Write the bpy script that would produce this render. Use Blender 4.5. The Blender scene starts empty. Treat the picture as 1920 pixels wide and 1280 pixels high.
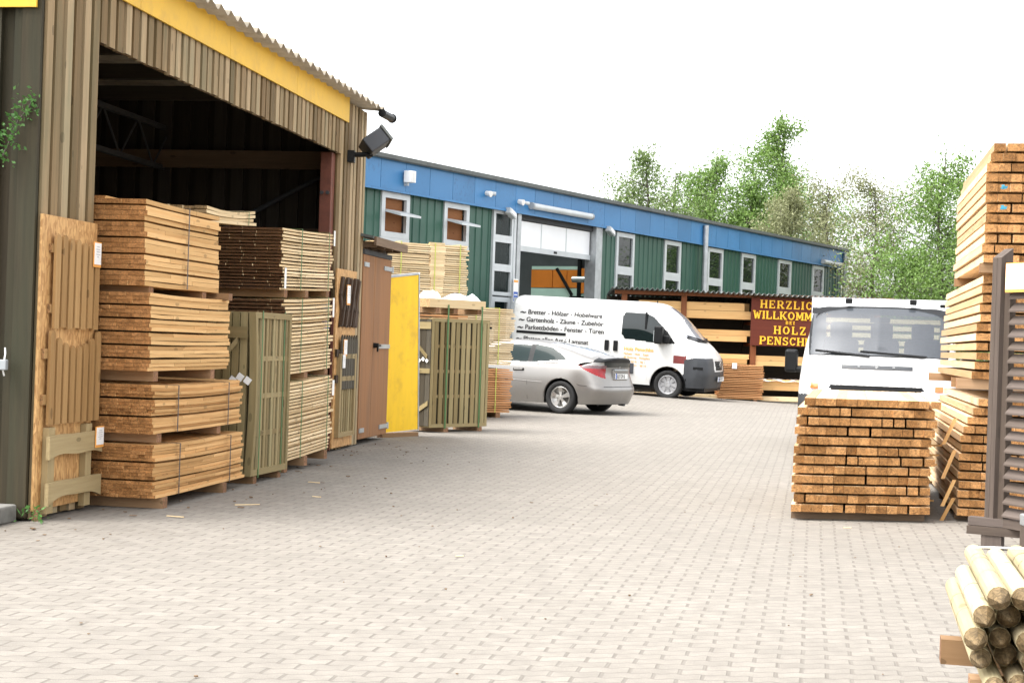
import bpy, math, random
from mathutils import Vector, Matrix
from mathutils.bvhtree import BVHTree
random.seed(11)
C = bpy.context.scene.collection
sc = bpy.context.scene
rad = math.radians

# ---------------------------------------------------------------- camera, sky, sun, exposure
F = 2900.0; H = 1.35; ROLL = rad(1.95)
cam_d = bpy.data.cameras.new('camera'); cam = bpy.data.objects.new('camera', cam_d); C.objects.link(cam)
cam_d.sensor_width = 36; cam_d.lens = 36*F/1920; cam_d.clip_end = 900; cam_d.clip_start = .1
cam.matrix_world = Matrix.Translation((0, 0, H)) @ Matrix.Rotation(rad(90), 4, 'X') @ Matrix.Rotation(ROLL, 4, 'Z')
sc.camera = cam

SUN_EL = rad(60); SUN_DIR = Vector((-.94*math.cos(SUN_EL), -.34*math.cos(SUN_EL), math.sin(SUN_EL)))
w = bpy.data.worlds.new('World'); sc.world = w; w.use_nodes = True
nt = w.node_tree; bg = nt.nodes['Background']
sky = nt.nodes.new('ShaderNodeTexSky'); sky.sky_type = 'NISHITA'; sky.sun_disc = False
sky.sun_elevation = SUN_EL; sky.sun_rotation = math.atan2(SUN_DIR.x, SUN_DIR.y)
sky.dust_density = 4; sky.air_density = 1; sky.ozone_density = 1
hs = nt.nodes.new('ShaderNodeHueSaturation'); hs.inputs['Saturation'].default_value = .12; hs.inputs['Value'].default_value = 1.0
nt.links.new(sky.outputs[0], hs.inputs['Color']); nt.links.new(hs.outputs[0], bg.inputs[0])
bg.inputs[1].default_value = .15
sl = bpy.data.lights.new('sun', 'SUN'); sl.energy = .6; sl.angle = rad(28); sl.color = (1, .95, .87)
so = bpy.data.objects.new('sun', sl); C.objects.link(so)
so.rotation_euler = SUN_DIR.to_track_quat('Z', 'Y').to_euler()
sc.view_settings.view_transform = 'Standard'; sc.view_settings.look = 'None'
sc.view_settings.exposure = 2.15; sc.view_settings.gamma = 1

# ---------------------------------------------------------------- pixel helpers (a pixel of the 1920x1280 photograph to a point in the yard)
cR, sR = math.cos(ROLL), math.sin(ROLL)
def uv(px, py):
    dx, dy = px-960, 640-py
    return dx*cR-dy*sR, dx*sR+dy*cR
def at(px, py, Y):
    u, v = uv(px, py)
    return Vector((u*Y/F, Y, H+v*Y/F))
def smooth(t):
    t = max(0., min(1., t)); return t*t*(3-2*t)
def ground_z(x, y):
    return smooth((y-30)/6)*max(0, min(.45, .30-.04*x))

# ---------------------------------------------------------------- mesh builder
class MB:
    def __init__(s): s.v=[]; s.f=[]; s.wp=[]; s.rnd=[]; s.endf=[]; s.mi=[]
    def face(s, idx, rnd=.5, end=0., mi=0):
        s.f.append(idx); s.rnd.append(rnd); s.endf.append(end); s.mi.append(mi)
    def verts(s, pts, wps=None):
        b=len(s.v); s.v += [tuple(p) for p in pts]; s.wp += [tuple(p) for p in (wps or pts)]; return b
    def board(s, o, L, W, T, rnd=None, segs=1, bend=None, mi=0):
        """o: corner; L, W, T: edge vectors (grain runs along L)"""
        o,L,W,T = Vector(o),Vector(L),Vector(W),Vector(T)
        r = random.random() if rnd is None else rnd
        q = (random.uniform(0,40), random.uniform(0,40), random.uniform(0,40))
        l,ww,t = L.length,W.length,T.length
        n = segs+1; pts=[]; wps=[]
        for i in range(n):
            k=i/segs
            off = bend(k) if bend else Vector((0,0,0))
            for a,b in ((0,0),(1,0),(1,1),(0,1)):
                pts.append(o+L*k+W*a+T*b+off); wps.append((l*k+q[0], ww*a+q[1], t*b+q[2]))
        b0=s.verts(pts,wps)
        for i in range(segs):
            a=b0+4*i; c=a+4
            for j in range(4): s.face((a+j,c+j,c+(j+1)%4,a+(j+1)%4),r,0,mi)
        s.face((b0,b0+1,b0+2,b0+3),r,1,mi); e=b0+4*segs; s.face((e+3,e+2,e+1,e),r,1,mi)
        return s
    def box(s, lo, hi, rnd=.5, mi=0):
        lo,hi=Vector(lo),Vector(hi); d=hi-lo
        ax=[Vector((d.x,0,0)),Vector((0,d.y,0)),Vector((0,0,d.z))]
        ax.sort(key=lambda a:-a.length)
        return s.board(lo,ax[0],ax[1],ax[2],rnd,mi=mi)
    def cyl(s, p, q, r0, r1=None, n=12, caps=True, rnd=.5, mi=0):
        p,q=Vector(p),Vector(q); r1=r0 if r1 is None else r1
        d=(q-p).normalized(); a=d.orthogonal().normalized(); b=d.cross(a)
        L=(q-p).length; o=random.uniform(0,50)
        pts=[];wps=[]
        for k,(c,r) in enumerate(((p,r0),(q,r1))):
            for i in range(n):
                t=2*math.pi*i/n; e=a*math.cos(t)+b*math.sin(t)
                pts.append(c+e*r); wps.append((L*k+o,math.cos(t)*r+o,math.sin(t)*r+o))
        b0=s.verts(pts,wps)
        for i in range(n):
            j=(i+1)%n; s.face((b0+i,b0+j,b0+n+j,b0+n+i),rnd,0,mi)
        if caps:
            s.face(tuple(b0+i for i in range(n-1,-1,-1)),rnd,1,mi); s.face(tuple(b0+n+i for i in range(n)),rnd,1,mi)
        return s
    def tube(s, pts, r, n=8, rnd=.5, mi=0):
        for a,b in zip(pts,pts[1:]): s.cyl(a,b,r,r,n,True,rnd,mi)
        return s
    def prism(s, poly, ext, rnd=.5, mi=0):
        """poly: list of 3D points (planar), ext: extrusion vector"""
        ext=Vector(ext); poly=[Vector(p) for p in poly]; n=len(poly)
        b0=s.verts(poly+[p+ext for p in poly])
        s.face(tuple(b0+i for i in range(n-1,-1,-1)),rnd,0,mi); s.face(tuple(b0+n+i for i in range(n)),rnd,0,mi)
        for i in range(n):
            j=(i+1)%n; s.face((b0+i,b0+j,b0+n+j,b0+n+i),rnd,0,mi)
        return s
    def grid(s, P, rnd=.5, close=False, mi=0):
        nu=len(P); nv=len(P[0]); b0=s.verts([p for row in P for p in row])
        for i in range(nu-1):
            for j in range(nv-1):
                s.face((b0+i*nv+j,b0+(i+1)*nv+j,b0+(i+1)*nv+j+1,b0+i*nv+j+1),rnd,0,mi)
        return s
    def build(s, name, mat, parent=None, smooth_=False, bevel=0, local=False):
        me=bpy.data.meshes.new(name); base=Vector((0,0,0))
        if parent is not None and not local: base=Vector(BASE.get(parent.name,(0,0,0)))
        me.from_pydata([Vector(p)-base for p in s.v],[],s.f)
        a=me.attributes.new('wp','FLOAT_VECTOR','POINT'); a.data.foreach_set('vector',[c for p in s.wp for c in p])
        a=me.attributes.new('rnd','FLOAT','FACE'); a.data.foreach_set('value',s.rnd)
        a=me.attributes.new('endf','FLOAT','FACE'); a.data.foreach_set('value',s.endf)
        for m in (mat if isinstance(mat,(list,tuple)) else [mat]): me.materials.append(m)
        if isinstance(mat,(list,tuple)): me.polygons.foreach_set('material_index',s.mi)
        if smooth_: me.polygons.foreach_set('use_smooth',[True]*len(s.f))
        me.update()
        o=bpy.data.objects.new(name,me); C.objects.link(o)
        if parent is not None:
            o.parent=parent; BASE[o.name]=BASE.get(parent.name,(0,0,0))
        if bevel:
            b=o.modifiers.new('bevel','BEVEL'); b.width=bevel; b.segments=2; b.limit_method='ANGLE'; b.angle_limit=rad(40)
        return o
BASE={}
def thing(name,label,cat,loc=(0,0,0),group=None,rot=None):
    o=bpy.data.objects.new(name,None); C.objects.link(o); o.location=loc; o.empty_display_size=.2
    o['label']=label; o['category']=cat
    if group: o['group']=group
    if rot is not None: o.rotation_euler=rot; BASE[o.name]=(0,0,0)
    else: BASE[o.name]=tuple(loc)
    return o
def tag(o,label,cat,group=None):
    o['label']=label; o['category']=cat
    if group: o['group']=group
    return o

# ---------------------------------------------------------------- materials
def nmat(name):
    m=bpy.data.materials.new(name); m.use_nodes=True; t=m.node_tree
    return m,t,t.nodes['Principled BSDF']
def N(t,typ,**kw):
    n=t.nodes.new(typ)
    for k,v in kw.items():
        if k.startswith('i_'):
            key=k[2:]; n.inputs[int(key) if key.isdigit() else key].default_value=v
        else: setattr(n,k,v)
    return n
def math_(t,op,a,b=None,clamp=False):
    n=t.nodes.new('ShaderNodeMath'); n.operation=op; n.use_clamp=clamp
    for i,x in enumerate((a,b)):
        if x is None: continue
        if isinstance(x,(int,float)): n.inputs[i].default_value=x
        else: t.links.new(x,n.inputs[i])
    return n.outputs[0]
def mix(t,fac,a,b,mode='MIX'):
    n=t.nodes.new('ShaderNodeMix'); n.data_type='RGBA'; n.blend_type=mode
    for sock,x in ((n.inputs[0],fac),(n.inputs[6],a),(n.inputs[7],b)):
        if isinstance(x,(int,float)): sock.default_value=x
        elif isinstance(x,(tuple,list)): sock.default_value=(*x,1) if len(x)==3 else x
        else: t.links.new(x,sock)
    return n.outputs[2]
def ramp(t,x,a,b):
    n=t.nodes.new('ShaderNodeMapRange'); n.inputs[1].default_value=a; n.inputs[2].default_value=b
    t.links.new(x,n.inputs[0]); return n.outputs[0]
def wood(name,c1,c2,end,var=.35,rough=.75,grain=1.0,knot=.5,stain=None,stain_amt=.5):
    m,t,p=nmat(name); L=t.links
    wp=N(t,'ShaderNodeAttribute',attribute_name='wp').outputs['Vector']
    rn=N(t,'ShaderNodeAttribute',attribute_name='rnd').outputs['Fac']
    en=N(t,'ShaderNodeAttribute',attribute_name='endf').outputs['Fac']
    mp=N(t,'ShaderNodeMapping'); mp.inputs['Scale'].default_value=(1.6*grain,34*grain,34*grain); L.new(wp,mp.inputs[0])
    nz=N(t,'ShaderNodeTexNoise',i_Scale=1.0,i_Detail=6.0,i_Roughness=.65); L.new(mp.outputs[0],nz.inputs[0])
    col=mix(t,ramp(t,nz.outputs[0],.3,.72),c1,c2)
    mk=N(t,'ShaderNodeMapping'); mk.inputs['Scale'].default_value=(3.2,8,8); L.new(wp,mk.inputs[0])
    vo=N(t,'ShaderNodeTexVoronoi',i_Scale=1.0); L.new(mk.outputs[0],vo.inputs[0])
    kn=math_(t,'MULTIPLY',math_(t,'LESS_THAN',vo.outputs['Distance'],.13),knot)
    col=mix(t,kn,col,tuple(c*.32 for c in c2))
    if stain:
        ms=N(t,'ShaderNodeMapping'); ms.inputs['Scale'].default_value=(.8,5,5); L.new(wp,ms.inputs[0])
        ns=N(t,'ShaderNodeTexNoise',i_Scale=1.0,i_Detail=4.0); L.new(ms.outputs[0],ns.inputs[0])
        col=mix(t,math_(t,'MULTIPLY',ramp(t,ns.outputs[0],.42,.7),stain_amt),col,stain)
    ne=N(t,'ShaderNodeTexNoise',i_Scale=38.0,i_Detail=5.0,i_Distortion=2.0); L.new(wp,ne.inputs[0])
    ec=mix(t,ramp(t,ne.outputs[0],.35,.7),tuple(c*.5 for c in end),tuple(min(1,c*1.35) for c in end))
    col=mix(t,en,col,ec)
    br=N(t,'ShaderNodeMapRange'); br.inputs[3].default_value=1-var; br.inputs[4].default_value=1+var*.45; L.new(rn,br.inputs[0])
    cc=N(t,'ShaderNodeCombineColor'); 
    L.new(br.outputs[0],cc.inputs[0]); L.new(math_(t,'POWER',br.outputs[0],1.15),cc.inputs[1]); L.new(math_(t,'POWER',br.outputs[0],1.45),cc.inputs[2])
    col=mix(t,1.0,col,cc.outputs[0],'MULTIPLY')
    L.new(col,p.inputs['Base Color']); p.inputs['Roughness'].default_value=rough
    p.inputs['Specular IOR Level'].default_value=.25
    bu=N(t,'ShaderNodeBump',i_Strength=.35,i_Distance=.004); L.new(nz.outputs[0],bu.inputs['Height']); L.new(bu.outputs[0],p.inputs['Normal'])
    return m
def plain(name,c,rough=.5,metal=0.,var=.12,scale=3.,coat=0.,spec=.5,dirt=None,dirt_amt=.4,streak=None):
    m,t,p=nmat(name); L=t.links
    tc=N(t,'ShaderNodeTexCoord').outputs['Object']
    nz=N(t,'ShaderNodeTexNoise',i_Scale=scale,i_Detail=6.0,i_Roughness=.6)
    if streak:
        mp=N(t,'ShaderNodeMapping'); mp.inputs['Scale'].default_value=streak; L.new(tc,mp.inputs[0]); L.new(mp.outputs[0],nz.inputs[0])
    else: L.new(tc,nz.inputs[0])
    col=mix(t,ramp(t,nz.outputs[0],.3,.7),tuple(x*(1-var) for x in c),tuple(min(1,x*(1+var)) for x in c))
    if dirt:
        n2=N(t,'ShaderNodeTexNoise',i_Scale=scale*2.3,i_Detail=8.0,i_Roughness=.7); L.new(tc,n2.inputs[0])
        col=mix(t,math_(t,'MULTIPLY',ramp(t,n2.outputs[0],.5,.75),dirt_amt),col,dirt)
    L.new(col,p.inputs['Base Color']); p.inputs['Roughness'].default_value=rough; p.inputs['Metallic'].default_value=metal
    p.inputs['Coat Weight'].default_value=coat; p.inputs['Specular IOR Level'].default_value=spec
    L.new(math_(t,'ADD',math_(t,'MULTIPLY',nz.outputs[0],.15),max(0,rough-.07)),p.inputs['Roughness'])
    return m
def glass(name,tint=(.02,.03,.03),alpha=1.0,rough=.03,spec=.8,fk=.9):
    m,t,p=nmat(name); p.inputs['Base Color'].default_value=(*tint,1); p.inputs['Roughness'].default_value=rough
    p.inputs['Specular IOR Level'].default_value=spec; p.inputs['Coat Weight'].default_value=.5 if spec>.5 else 0
    if alpha<1:
        tr=N(t,'ShaderNodeBsdfTransparent'); tr.inputs[0].default_value=(.86,.93,.92,1)
        mx=N(t,'ShaderNodeMixShader'); fr=N(t,'ShaderNodeFresnel',i_IOR=1.45)
        k=math_(t,'ADD',math_(t,'MULTIPLY',fr.outputs[0],fk),alpha,True)
        t.links.new(k,mx.inputs[0]); t.links.new(tr.outputs[0],mx.inputs[1]); t.links.new(p.outputs[0],mx.inputs[2])
        t.links.new(mx.outputs[0],t.nodes['Material Output'].inputs[0])
    return m
M={}
M['fresh']=wood('fresh spruce',(.68,.42,.18),(.54,.30,.115),(.37,.175,.06),var=.28,knot=.5)
M['fresh2']=wood('pale planed spruce',(.72,.47,.21),(.60,.35,.14),(.40,.19,.068),var=.24,knot=.5)
M['pale']=wood('pale pine slat',(.80,.66,.43),(.68,.50,.28),(.14,.065,.028),var=.2,knot=.5)
M['palelight']=wood('pale pine with light ends',(.80,.66,.43),(.68,.50,.28),(.62,.42,.22),var=.2,knot=.4)
M['orange']=wood('orange pine slat',(.62,.33,.15),(.48,.22,.09),(.45,.2,.08),var=.25)
M['beam']=wood('sawn beam',(.74,.56,.36),(.63,.43,.24),(.40,.20,.072),var=.42,knot=.35,stain=(.36,.28,.14),stain_amt=.25)
M['green']=wood('pressure treated pine',(.34,.265,.135),(.245,.19,.09),(.24,.19,.1),var=.3,knot=.5,stain=(.22,.21,.11),stain_amt=.4)
M['picket']=wood('tan picket',(.44,.27,.115),(.33,.19,.075),(.35,.2,.09),var=.2,knot=.5)
M['greenlight']=wood('light treated pine',(.42,.33,.18),(.32,.24,.12),(.33,.25,.13),var=.25,knot=.5)
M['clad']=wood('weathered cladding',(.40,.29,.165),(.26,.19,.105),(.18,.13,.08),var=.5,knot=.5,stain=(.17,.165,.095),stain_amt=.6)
M['cladshade']=wood('weathered cladding in painted shade',(.066,.054,.031),(.04,.033,.02),(.1,.08,.05),var=.5,knot=.6,stain=(.040,.048,.029),stain_amt=.6)  # same cladding as the front, side wall's shade put into its colour
M['dark']=wood('timber with interior shade in colour',(.06,.05,.037),(.04,.034,.026),(.04,.03,.02),var=.3,knot=.2)  # shade inside shed and rack is put into the timber colour
M['old']=wood('old brown timber',(.20,.135,.085),(.135,.09,.055),(.17,.11,.07),var=.3)
M['stained']=wood('dark stained picket',(.085,.055,.035),(.055,.035,.025),(.07,.05,.03),var=.3,knot=.2)
M['stainedgrey']=wood('dark grey-green picket',(.085,.072,.05),(.058,.05,.036),(.07,.06,.04),var=.3,knot=.2)
M['bearer']=wood('pallet block',(.34,.215,.12),(.24,.145,.075),(.28,.15,.08),var=.3)
M['rackwood']=wood('stained rack timber',(.23,.085,.035),(.165,.06,.025),(.2,.08,.035),var=.25,knot=.2)
M['signbrown']=wood('red-brown sign board',(.115,.026,.014),(.095,.021,.012),(.1,.03,.02),var=.08,knot=0,grain=.5)
M['doorwood']=wood('brown door',(.33,.165,.075),(.27,.13,.058),(.2,.1,.05),var=.1,knot=.05,grain=.7,stain=(.12,.085,.06),stain_amt=.35)
M['louver']=wood('grey-brown louvre',(.115,.09,.075),(.07,.054,.045),(.1,.08,.065),var=.25,knot=.2)
M['post']=wood('peeled round post',(.50,.425,.28),(.36,.30,.18),(.30,.24,.13),var=.25,knot=.5,stain=(.36,.36,.2),stain_amt=.35)
M['knot']=plain('knot wood',(.16,.13,.07),.8,0,.3,20)
M['postend']=wood('hewn post tip with painted shade',(.25,.18,.095),(.15,.10,.05),(.17,.12,.062),var=.3,knot=.1)  # tips darkened in colour for the shade among the posts
def osb():
    m,t,p=nmat('osb'); L=t.links
    tc=N(t,'ShaderNodeAttribute',attribute_name='wp').outputs['Vector']
    mp=N(t,'ShaderNodeMapping'); mp.inputs['Scale'].default_value=(22,60,60); mp.inputs['Rotation'].default_value=(.3,.2,.35); L.new(tc,mp.inputs[0])
    vo=N(t,'ShaderNodeTexVoronoi',i_Scale=1.0); L.new(mp.outputs[0],vo.inputs[0])
    col=mix(t,ramp(t,N_sep(t,vo.outputs['Color']),.1,.95),(.40,.205,.07),(.64,.385,.155))
    L.new(col,p.inputs['Base Color']); p.inputs['Roughness'].default_value=.7; return m
def N_sep(t,x):
    n=t.nodes.new('ShaderNodeSeparateColor'); t.links.new(x,n.inputs[0]); return n.outputs[0]
M['osb']=osb()
M['osb_shaded']=wood('chipboard in painted shade',(.27,.115,.045),(.20,.08,.03),(.2,.1,.04),var=.1,grain=3)  # chipboard copy darkened in colour for the shade in the window openings
M['yellow']=plain('yellow paint',(.85,.53,.010),.55,var=.07,scale=2,dirt=(.50,.27,.02),dirt_amt=.6,streak=(4,4,.6))
M['fascia']=plain('yellow fascia',(.74,.45,.035),.6,var=.08,scale=2,dirt=(.5,.28,.05),dirt_amt=.55)
M['galv']=plain('galvanised steel',(.42,.44,.45),.45,.6,.15,6)
M['alu']=plain('aluminium frame',(.52,.55,.56),.4,.15,.08,3)
M['grey']=plain('grey paint',(.30,.32,.33),.5,0,.1,3)
M['asb']=plain('fibre cement roof',(.40,.35,.27),.85,0,.2,5,dirt=(.2,.17,.12),dirt_amt=.5)
M['gutter']=plain('dark grey gutter',(.085,.095,.09),.55,0,.25,3,dirt=(.17,.16,.13),dirt_amt=.3)
M['blackplastic']=plain('black plastic',(.008,.0085,.009),.45,0,.1,8,spec=.2)
M['greyplastic']=plain('dark grey bumper plastic',(.030,.033,.038),.5,0,.12,6)
M['rubber']=plain('tyre rubber',(.009,.009,.009),.8,0,.2,20,dirt=(.018,.016,.014),dirt_amt=.3)
M['rim']=plain('alloy rim',(.42,.41,.39),.28,.85,.08,6)
M['steelwheel']=plain('steel wheel',(.40,.40,.41),.4,.6,.12,6,dirt=(.12,.1,.09),dirt_amt=.4)
M['redsteel']=plain('red-brown primer steel',(.16,.055,.035),.6,.1,.25,5,dirt=(.06,.03,.02),dirt_amt=.6)
M['white']=plain('white paint',(.60,.60,.585),.35,0,.02,2,coat=.3,dirt=(.42,.385,.32),dirt_amt=.3)
M['truckwhite']=plain('white truck paint',(.70,.70,.69),.3,0,.02,2,coat=.4,dirt=(.6,.57,.5),dirt_amt=.12)
M['silver']=plain('silver car paint',(.25,.24,.228),.36,.7,.04,2,coat=.15,dirt=(.36,.32,.27),dirt_amt=.2)
M['taillight']=plain('red lamp glass',(.24,.004,.007),.2,0,.25,12,coat=.1)
M['smoke']=plain('smoked lamp glass',(.10,.05,.055),.15,0,.2,12,coat=.6)
M['orangelamp']=plain('orange indicator glass',(.75,.16,.04),.2,0,.1,20,coat=.6)
M['lampglass']=plain('clear headlamp glass',(.66,.67,.68),.12,.2,.12,25,coat=.8)
M['darkred']=plain('dark red primer patch',(.15,.022,.02),.6,0,.2,8)
M['glass']=glass('dark window glass',(.007,.012,.012),spec=.5)
M['carglass']=glass('tinted car glass',(.004,.014,.014),spec=.1)
M['rearglass']=glass('glass with painted sky sheen',(.30,.31,.33),1.0,.05,spec=1.0)  # pale base colour stands in for the sky's reflection
M['clearglass']=glass('clear glass',(.05,.06,.06),.12)
M['screen']=glass('windscreen glass',(.05,.056,.066),.10,fk=.62)
M['paper']=plain('white card',(.82,.82,.80),.7,0,.02,5)
M['ink']=plain('black lettering',(.02,.018,.018),.6,0,.05,5)
M['greyink']=plain('grey print',(.45,.45,.46),.7,0,.05,5)
M['inkorange']=plain('orange lettering',(.80,.36,.08),.6,0,.05,5)
M['letters']=plain('yellow wooden letters',(.80,.44,.02),.6,0,.12,8)
M['euroblue']=plain('blue plate band',(.03,.10,.42),.5,0,.05,5)
M['sack']=plain('white plastic film',(.82,.82,.82),.35,0,.03,5)
M['strapgreen']=plain('green strapping',(.07,.16,.05),.5,0,.1,9)
M['strapyellow']=plain('yellow-green strapping',(.48,.52,.10),.5,0,.1,9)
M['strapdark']=plain('steel strapping',(.10,.085,.08),.5,.3,.2,9)
M['string']=plain('white string',(.75,.75,.73),.7,0,.05,9)
M['concrete']=plain('concrete kerb',(.16,.155,.14),.9,0,.25,8)
M['bluewhite']=plain('white sectional door panel',(.84,.85,.86),.4,0,.02,2)
M['orangewall']=plain('orange racking panel',(.62,.17,.012),.6,0,.08,2)
M['mint']=plain('pale green wall',(.42,.55,.48),.7,0,.06,2)
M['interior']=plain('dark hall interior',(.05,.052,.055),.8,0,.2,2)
M['tealgrey']=plain('seat fabric',(.10,.105,.12),.85,0,.15,12)
M['bluepaint']=None
def panel_mat(name,c1,c2,streakc,amt):
    m,t,p=nmat(name); L=t.links
    tc=N(t,'ShaderNodeAttribute',attribute_name='wp').outputs['Vector']
    rn=N(t,'ShaderNodeAttribute',attribute_name='rnd').outputs['Fac']
    nz=N(t,'ShaderNodeTexNoise',i_Scale=.8,i_Detail=5.0); L.new(tc,nz.inputs[0])
    col=mix(t,ramp(t,nz.outputs[0],.35,.65),c1,c2)
    mp=N(t,'ShaderNodeMapping'); mp.inputs['Scale'].default_value=(11,11,.9); L.new(tc,mp.inputs[0])
    n2=N(t,'ShaderNodeTexNoise',i_Scale=1.0,i_Detail=5.0,i_Roughness=.65); L.new(mp.outputs[0],n2.inputs[0])
    n3=N(t,'ShaderNodeTexNoise',i_Scale=.22,i_Detail=2.0); L.new(tc,n3.inputs[0])
    k=math_(t,'MULTIPLY',ramp(t,n2.outputs[0],.53,.72),ramp(t,n3.outputs[0],.42,.62))
    col=mix(t,math_(t,'MULTIPLY',k,amt),col,streakc)
    br=N(t,'ShaderNodeMapRange'); br.inputs[3].default_value=.9; br.inputs[4].default_value=1.08; L.new(rn,br.inputs[0])
    cc=N(t,'ShaderNodeCombineColor'); [L.new(br.outputs[0],cc.inputs[i]) for i in range(3)]
    col=mix(t,1.0,col,cc.outputs[0],'MULTIPLY')
    L.new(col,p.inputs['Base Color']); p.inputs['Roughness'].default_value=.42; return m
M['bluepaint']=panel_mat('blue fascia sheet',(.028,.155,.345),(.04,.185,.40),(.02,.06,.14),.6)
M['greenwall']=panel_mat('green wall sheet',(.016,.072,.048),(.024,.092,.062),(.04,.11,.085),.35)
def paver_mat():
    m,t,p=nmat('interlocking pavers'); L=t.links
    tc=N(t,'ShaderNodeTexCoord').outputs['Object']
    sp=N(t,'ShaderNodeSeparateXYZ'); L.new(tc,sp.inputs[0]); X,Y=sp.outputs[0],sp.outputs[1]
    PW,RH=.205,.098
    nzw=N(t,'ShaderNodeTexNoise',i_Scale=2.2,i_Detail=2.0); L.new(tc,nzw.inputs[0])
    x=math_(t,'SUBTRACT',X,math_(t,'MULTIPLY',Y,.195))
    x=math_(t,'ADD',x,math_(t,'MULTIPLY',math_(t,'SUBTRACT',nzw.outputs[0],.5),.035))
    y=math_(t,'SUBTRACT',Y,math_(t,'MULTIPLY',X,.03))
    y=math_(t,'ADD',y,math_(t,'MULTIPLY',math_(t,'SINE',math_(t,'MULTIPLY',x,2*math.pi/(PW/2))),.010))
    y=math_(t,'ADD',y,math_(t,'MULTIPLY',math_(t,'SUBTRACT',nzw.outputs[0],.5),.03))
    yr=math_(t,'DIVIDE',y,RH); row=math_(t,'FLOOR',yr); fy=math_(t,'FRACT',yr)
    xr=math_(t,'ADD',math_(t,'DIVIDE',x,PW),math_(t,'MULTIPLY',row,.5)); colu=math_(t,'FLOOR',xr); fx=math_(t,'FRACT',xr)
    def near(f,wd):  # 1 near 0 or 1
        d=math_(t,'MINIMUM',f,math_(t,'SUBTRACT',1.0,f))
        n=t.nodes.new('ShaderNodeMapRange'); n.inputs[1].default_value=wd*.55; n.inputs[2].default_value=wd; n.inputs[3].default_value=1; n.inputs[4].default_value=0
        L.new(d,n.inputs[0]); return n.outputs[0]
    dash=near(fx,.055); line=near(fy,.05)
    cb=N(t,'ShaderNodeCombineXYZ'); L.new(colu,cb.inputs[0]); L.new(row,cb.inputs[1])
    wn=N(t,'ShaderNodeTexWhiteNoise',noise_dimensions='2D'); L.new(cb.outputs[0],wn.inputs[0])
    big=N(t,'ShaderNodeTexNoise',i_Scale=.35,i_Detail=5.0,i_Roughness=.6); L.new(tc,big.inputs[0])
    fine=N(t,'ShaderNodeTexNoise',i_Scale=160.0,i_Detail=3.0,i_Roughness=.7); L.new(tc,fine.inputs[0])
    mid=N(t,'ShaderNodeTexNoise',i_Scale=7.0,i_Detail=5.0,i_Roughness=.65); L.new(tc,mid.inputs[0])
    col=mix(t,ramp(t,big.outputs[0],.35,.65),(.212,.194,.168),(.248,.228,.198))
    col=mix(t,ramp(t,mid.outputs[0],.35,.7),col,(.178,.162,.141))
    br=N(t,'ShaderNodeMapRange'); br.inputs[3].default_value=.94; br.inputs[4].default_value=1.04; L.new(wn.outputs[0],br.inputs[0])
    b2=N(t,'ShaderNodeMapRange'); b2.inputs[1].default_value=.3; b2.inputs[2].default_value=.7; b2.inputs[3].default_value=.78; b2.inputs[4].default_value=1.15; L.new(fine.outputs[0],b2.inputs[0])
    b3=math_(t,'MULTIPLY',br.outputs[0],b2.outputs[0])
    cc=N(t,'ShaderNodeCombineColor'); [L.new(b3,cc.inputs[i]) for i in range(3)]
    col=mix(t,1.0,col,cc.outputs[0],'MULTIPLY')
    col=mix(t,math_(t,'MULTIPLY',line,.8),col,(.105,.093,.08))
    dn=N(t,'ShaderNodeMapRange'); dn.inputs[3].default_value=.35; dn.inputs[4].default_value=.85; L.new(wn.outputs[0],dn.inputs[0])
    col=mix(t,math_(t,'MULTIPLY',dash,dn.outputs[0]),col,(.115,.102,.088))
    # soil and bark washed along the foot of the shed (a stain of its own)
    dd=math_(t,'ADD',math_(t,'MULTIPLY',math_(t,'ADD',X,3.29),.9867),math_(t,'MULTIPLY',math_(t,'SUBTRACT',Y,10.7),-.1626))
    sn=N(t,'ShaderNodeTexNoise',i_Scale=1.1,i_Detail=7.0,i_Roughness=.7); L.new(tc,sn.inputs[0])
    soil=math_(t,'MULTIPLY',ramp(t,math_(t,'ADD',math_(t,'MULTIPLY',dd,-.55),math_(t,'MULTIPLY',sn.outputs[0],1.2)),-.1,.6),ramp(t,sn.outputs[0],.3,.62),True)
    col=mix(t,math_(t,'MULTIPLY',soil,.5),col,(.095,.08,.064))
    L.new(col,p.inputs['Base Color']); p.inputs['Roughness'].default_value=.85; p.inputs['Specular IOR Level'].default_value=.3
    hgt=math_(t,'SUBTRACT',math_(t,'MULTIPLY',fine.outputs[0],.25),math_(t,'MAXIMUM',dash,math_(t,'MULTIPLY',line,.6)))
    bu=N(t,'ShaderNodeBump',i_Strength=.5,i_Distance=.006); L.new(hgt,bu.inputs['Height']); L.new(bu.outputs[0],p.inputs['Normal'])
    return m
M['paver']=paver_mat()
M['earth']=plain('far ground',(.16,.15,.11),.95,0,.25,.4)

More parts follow.
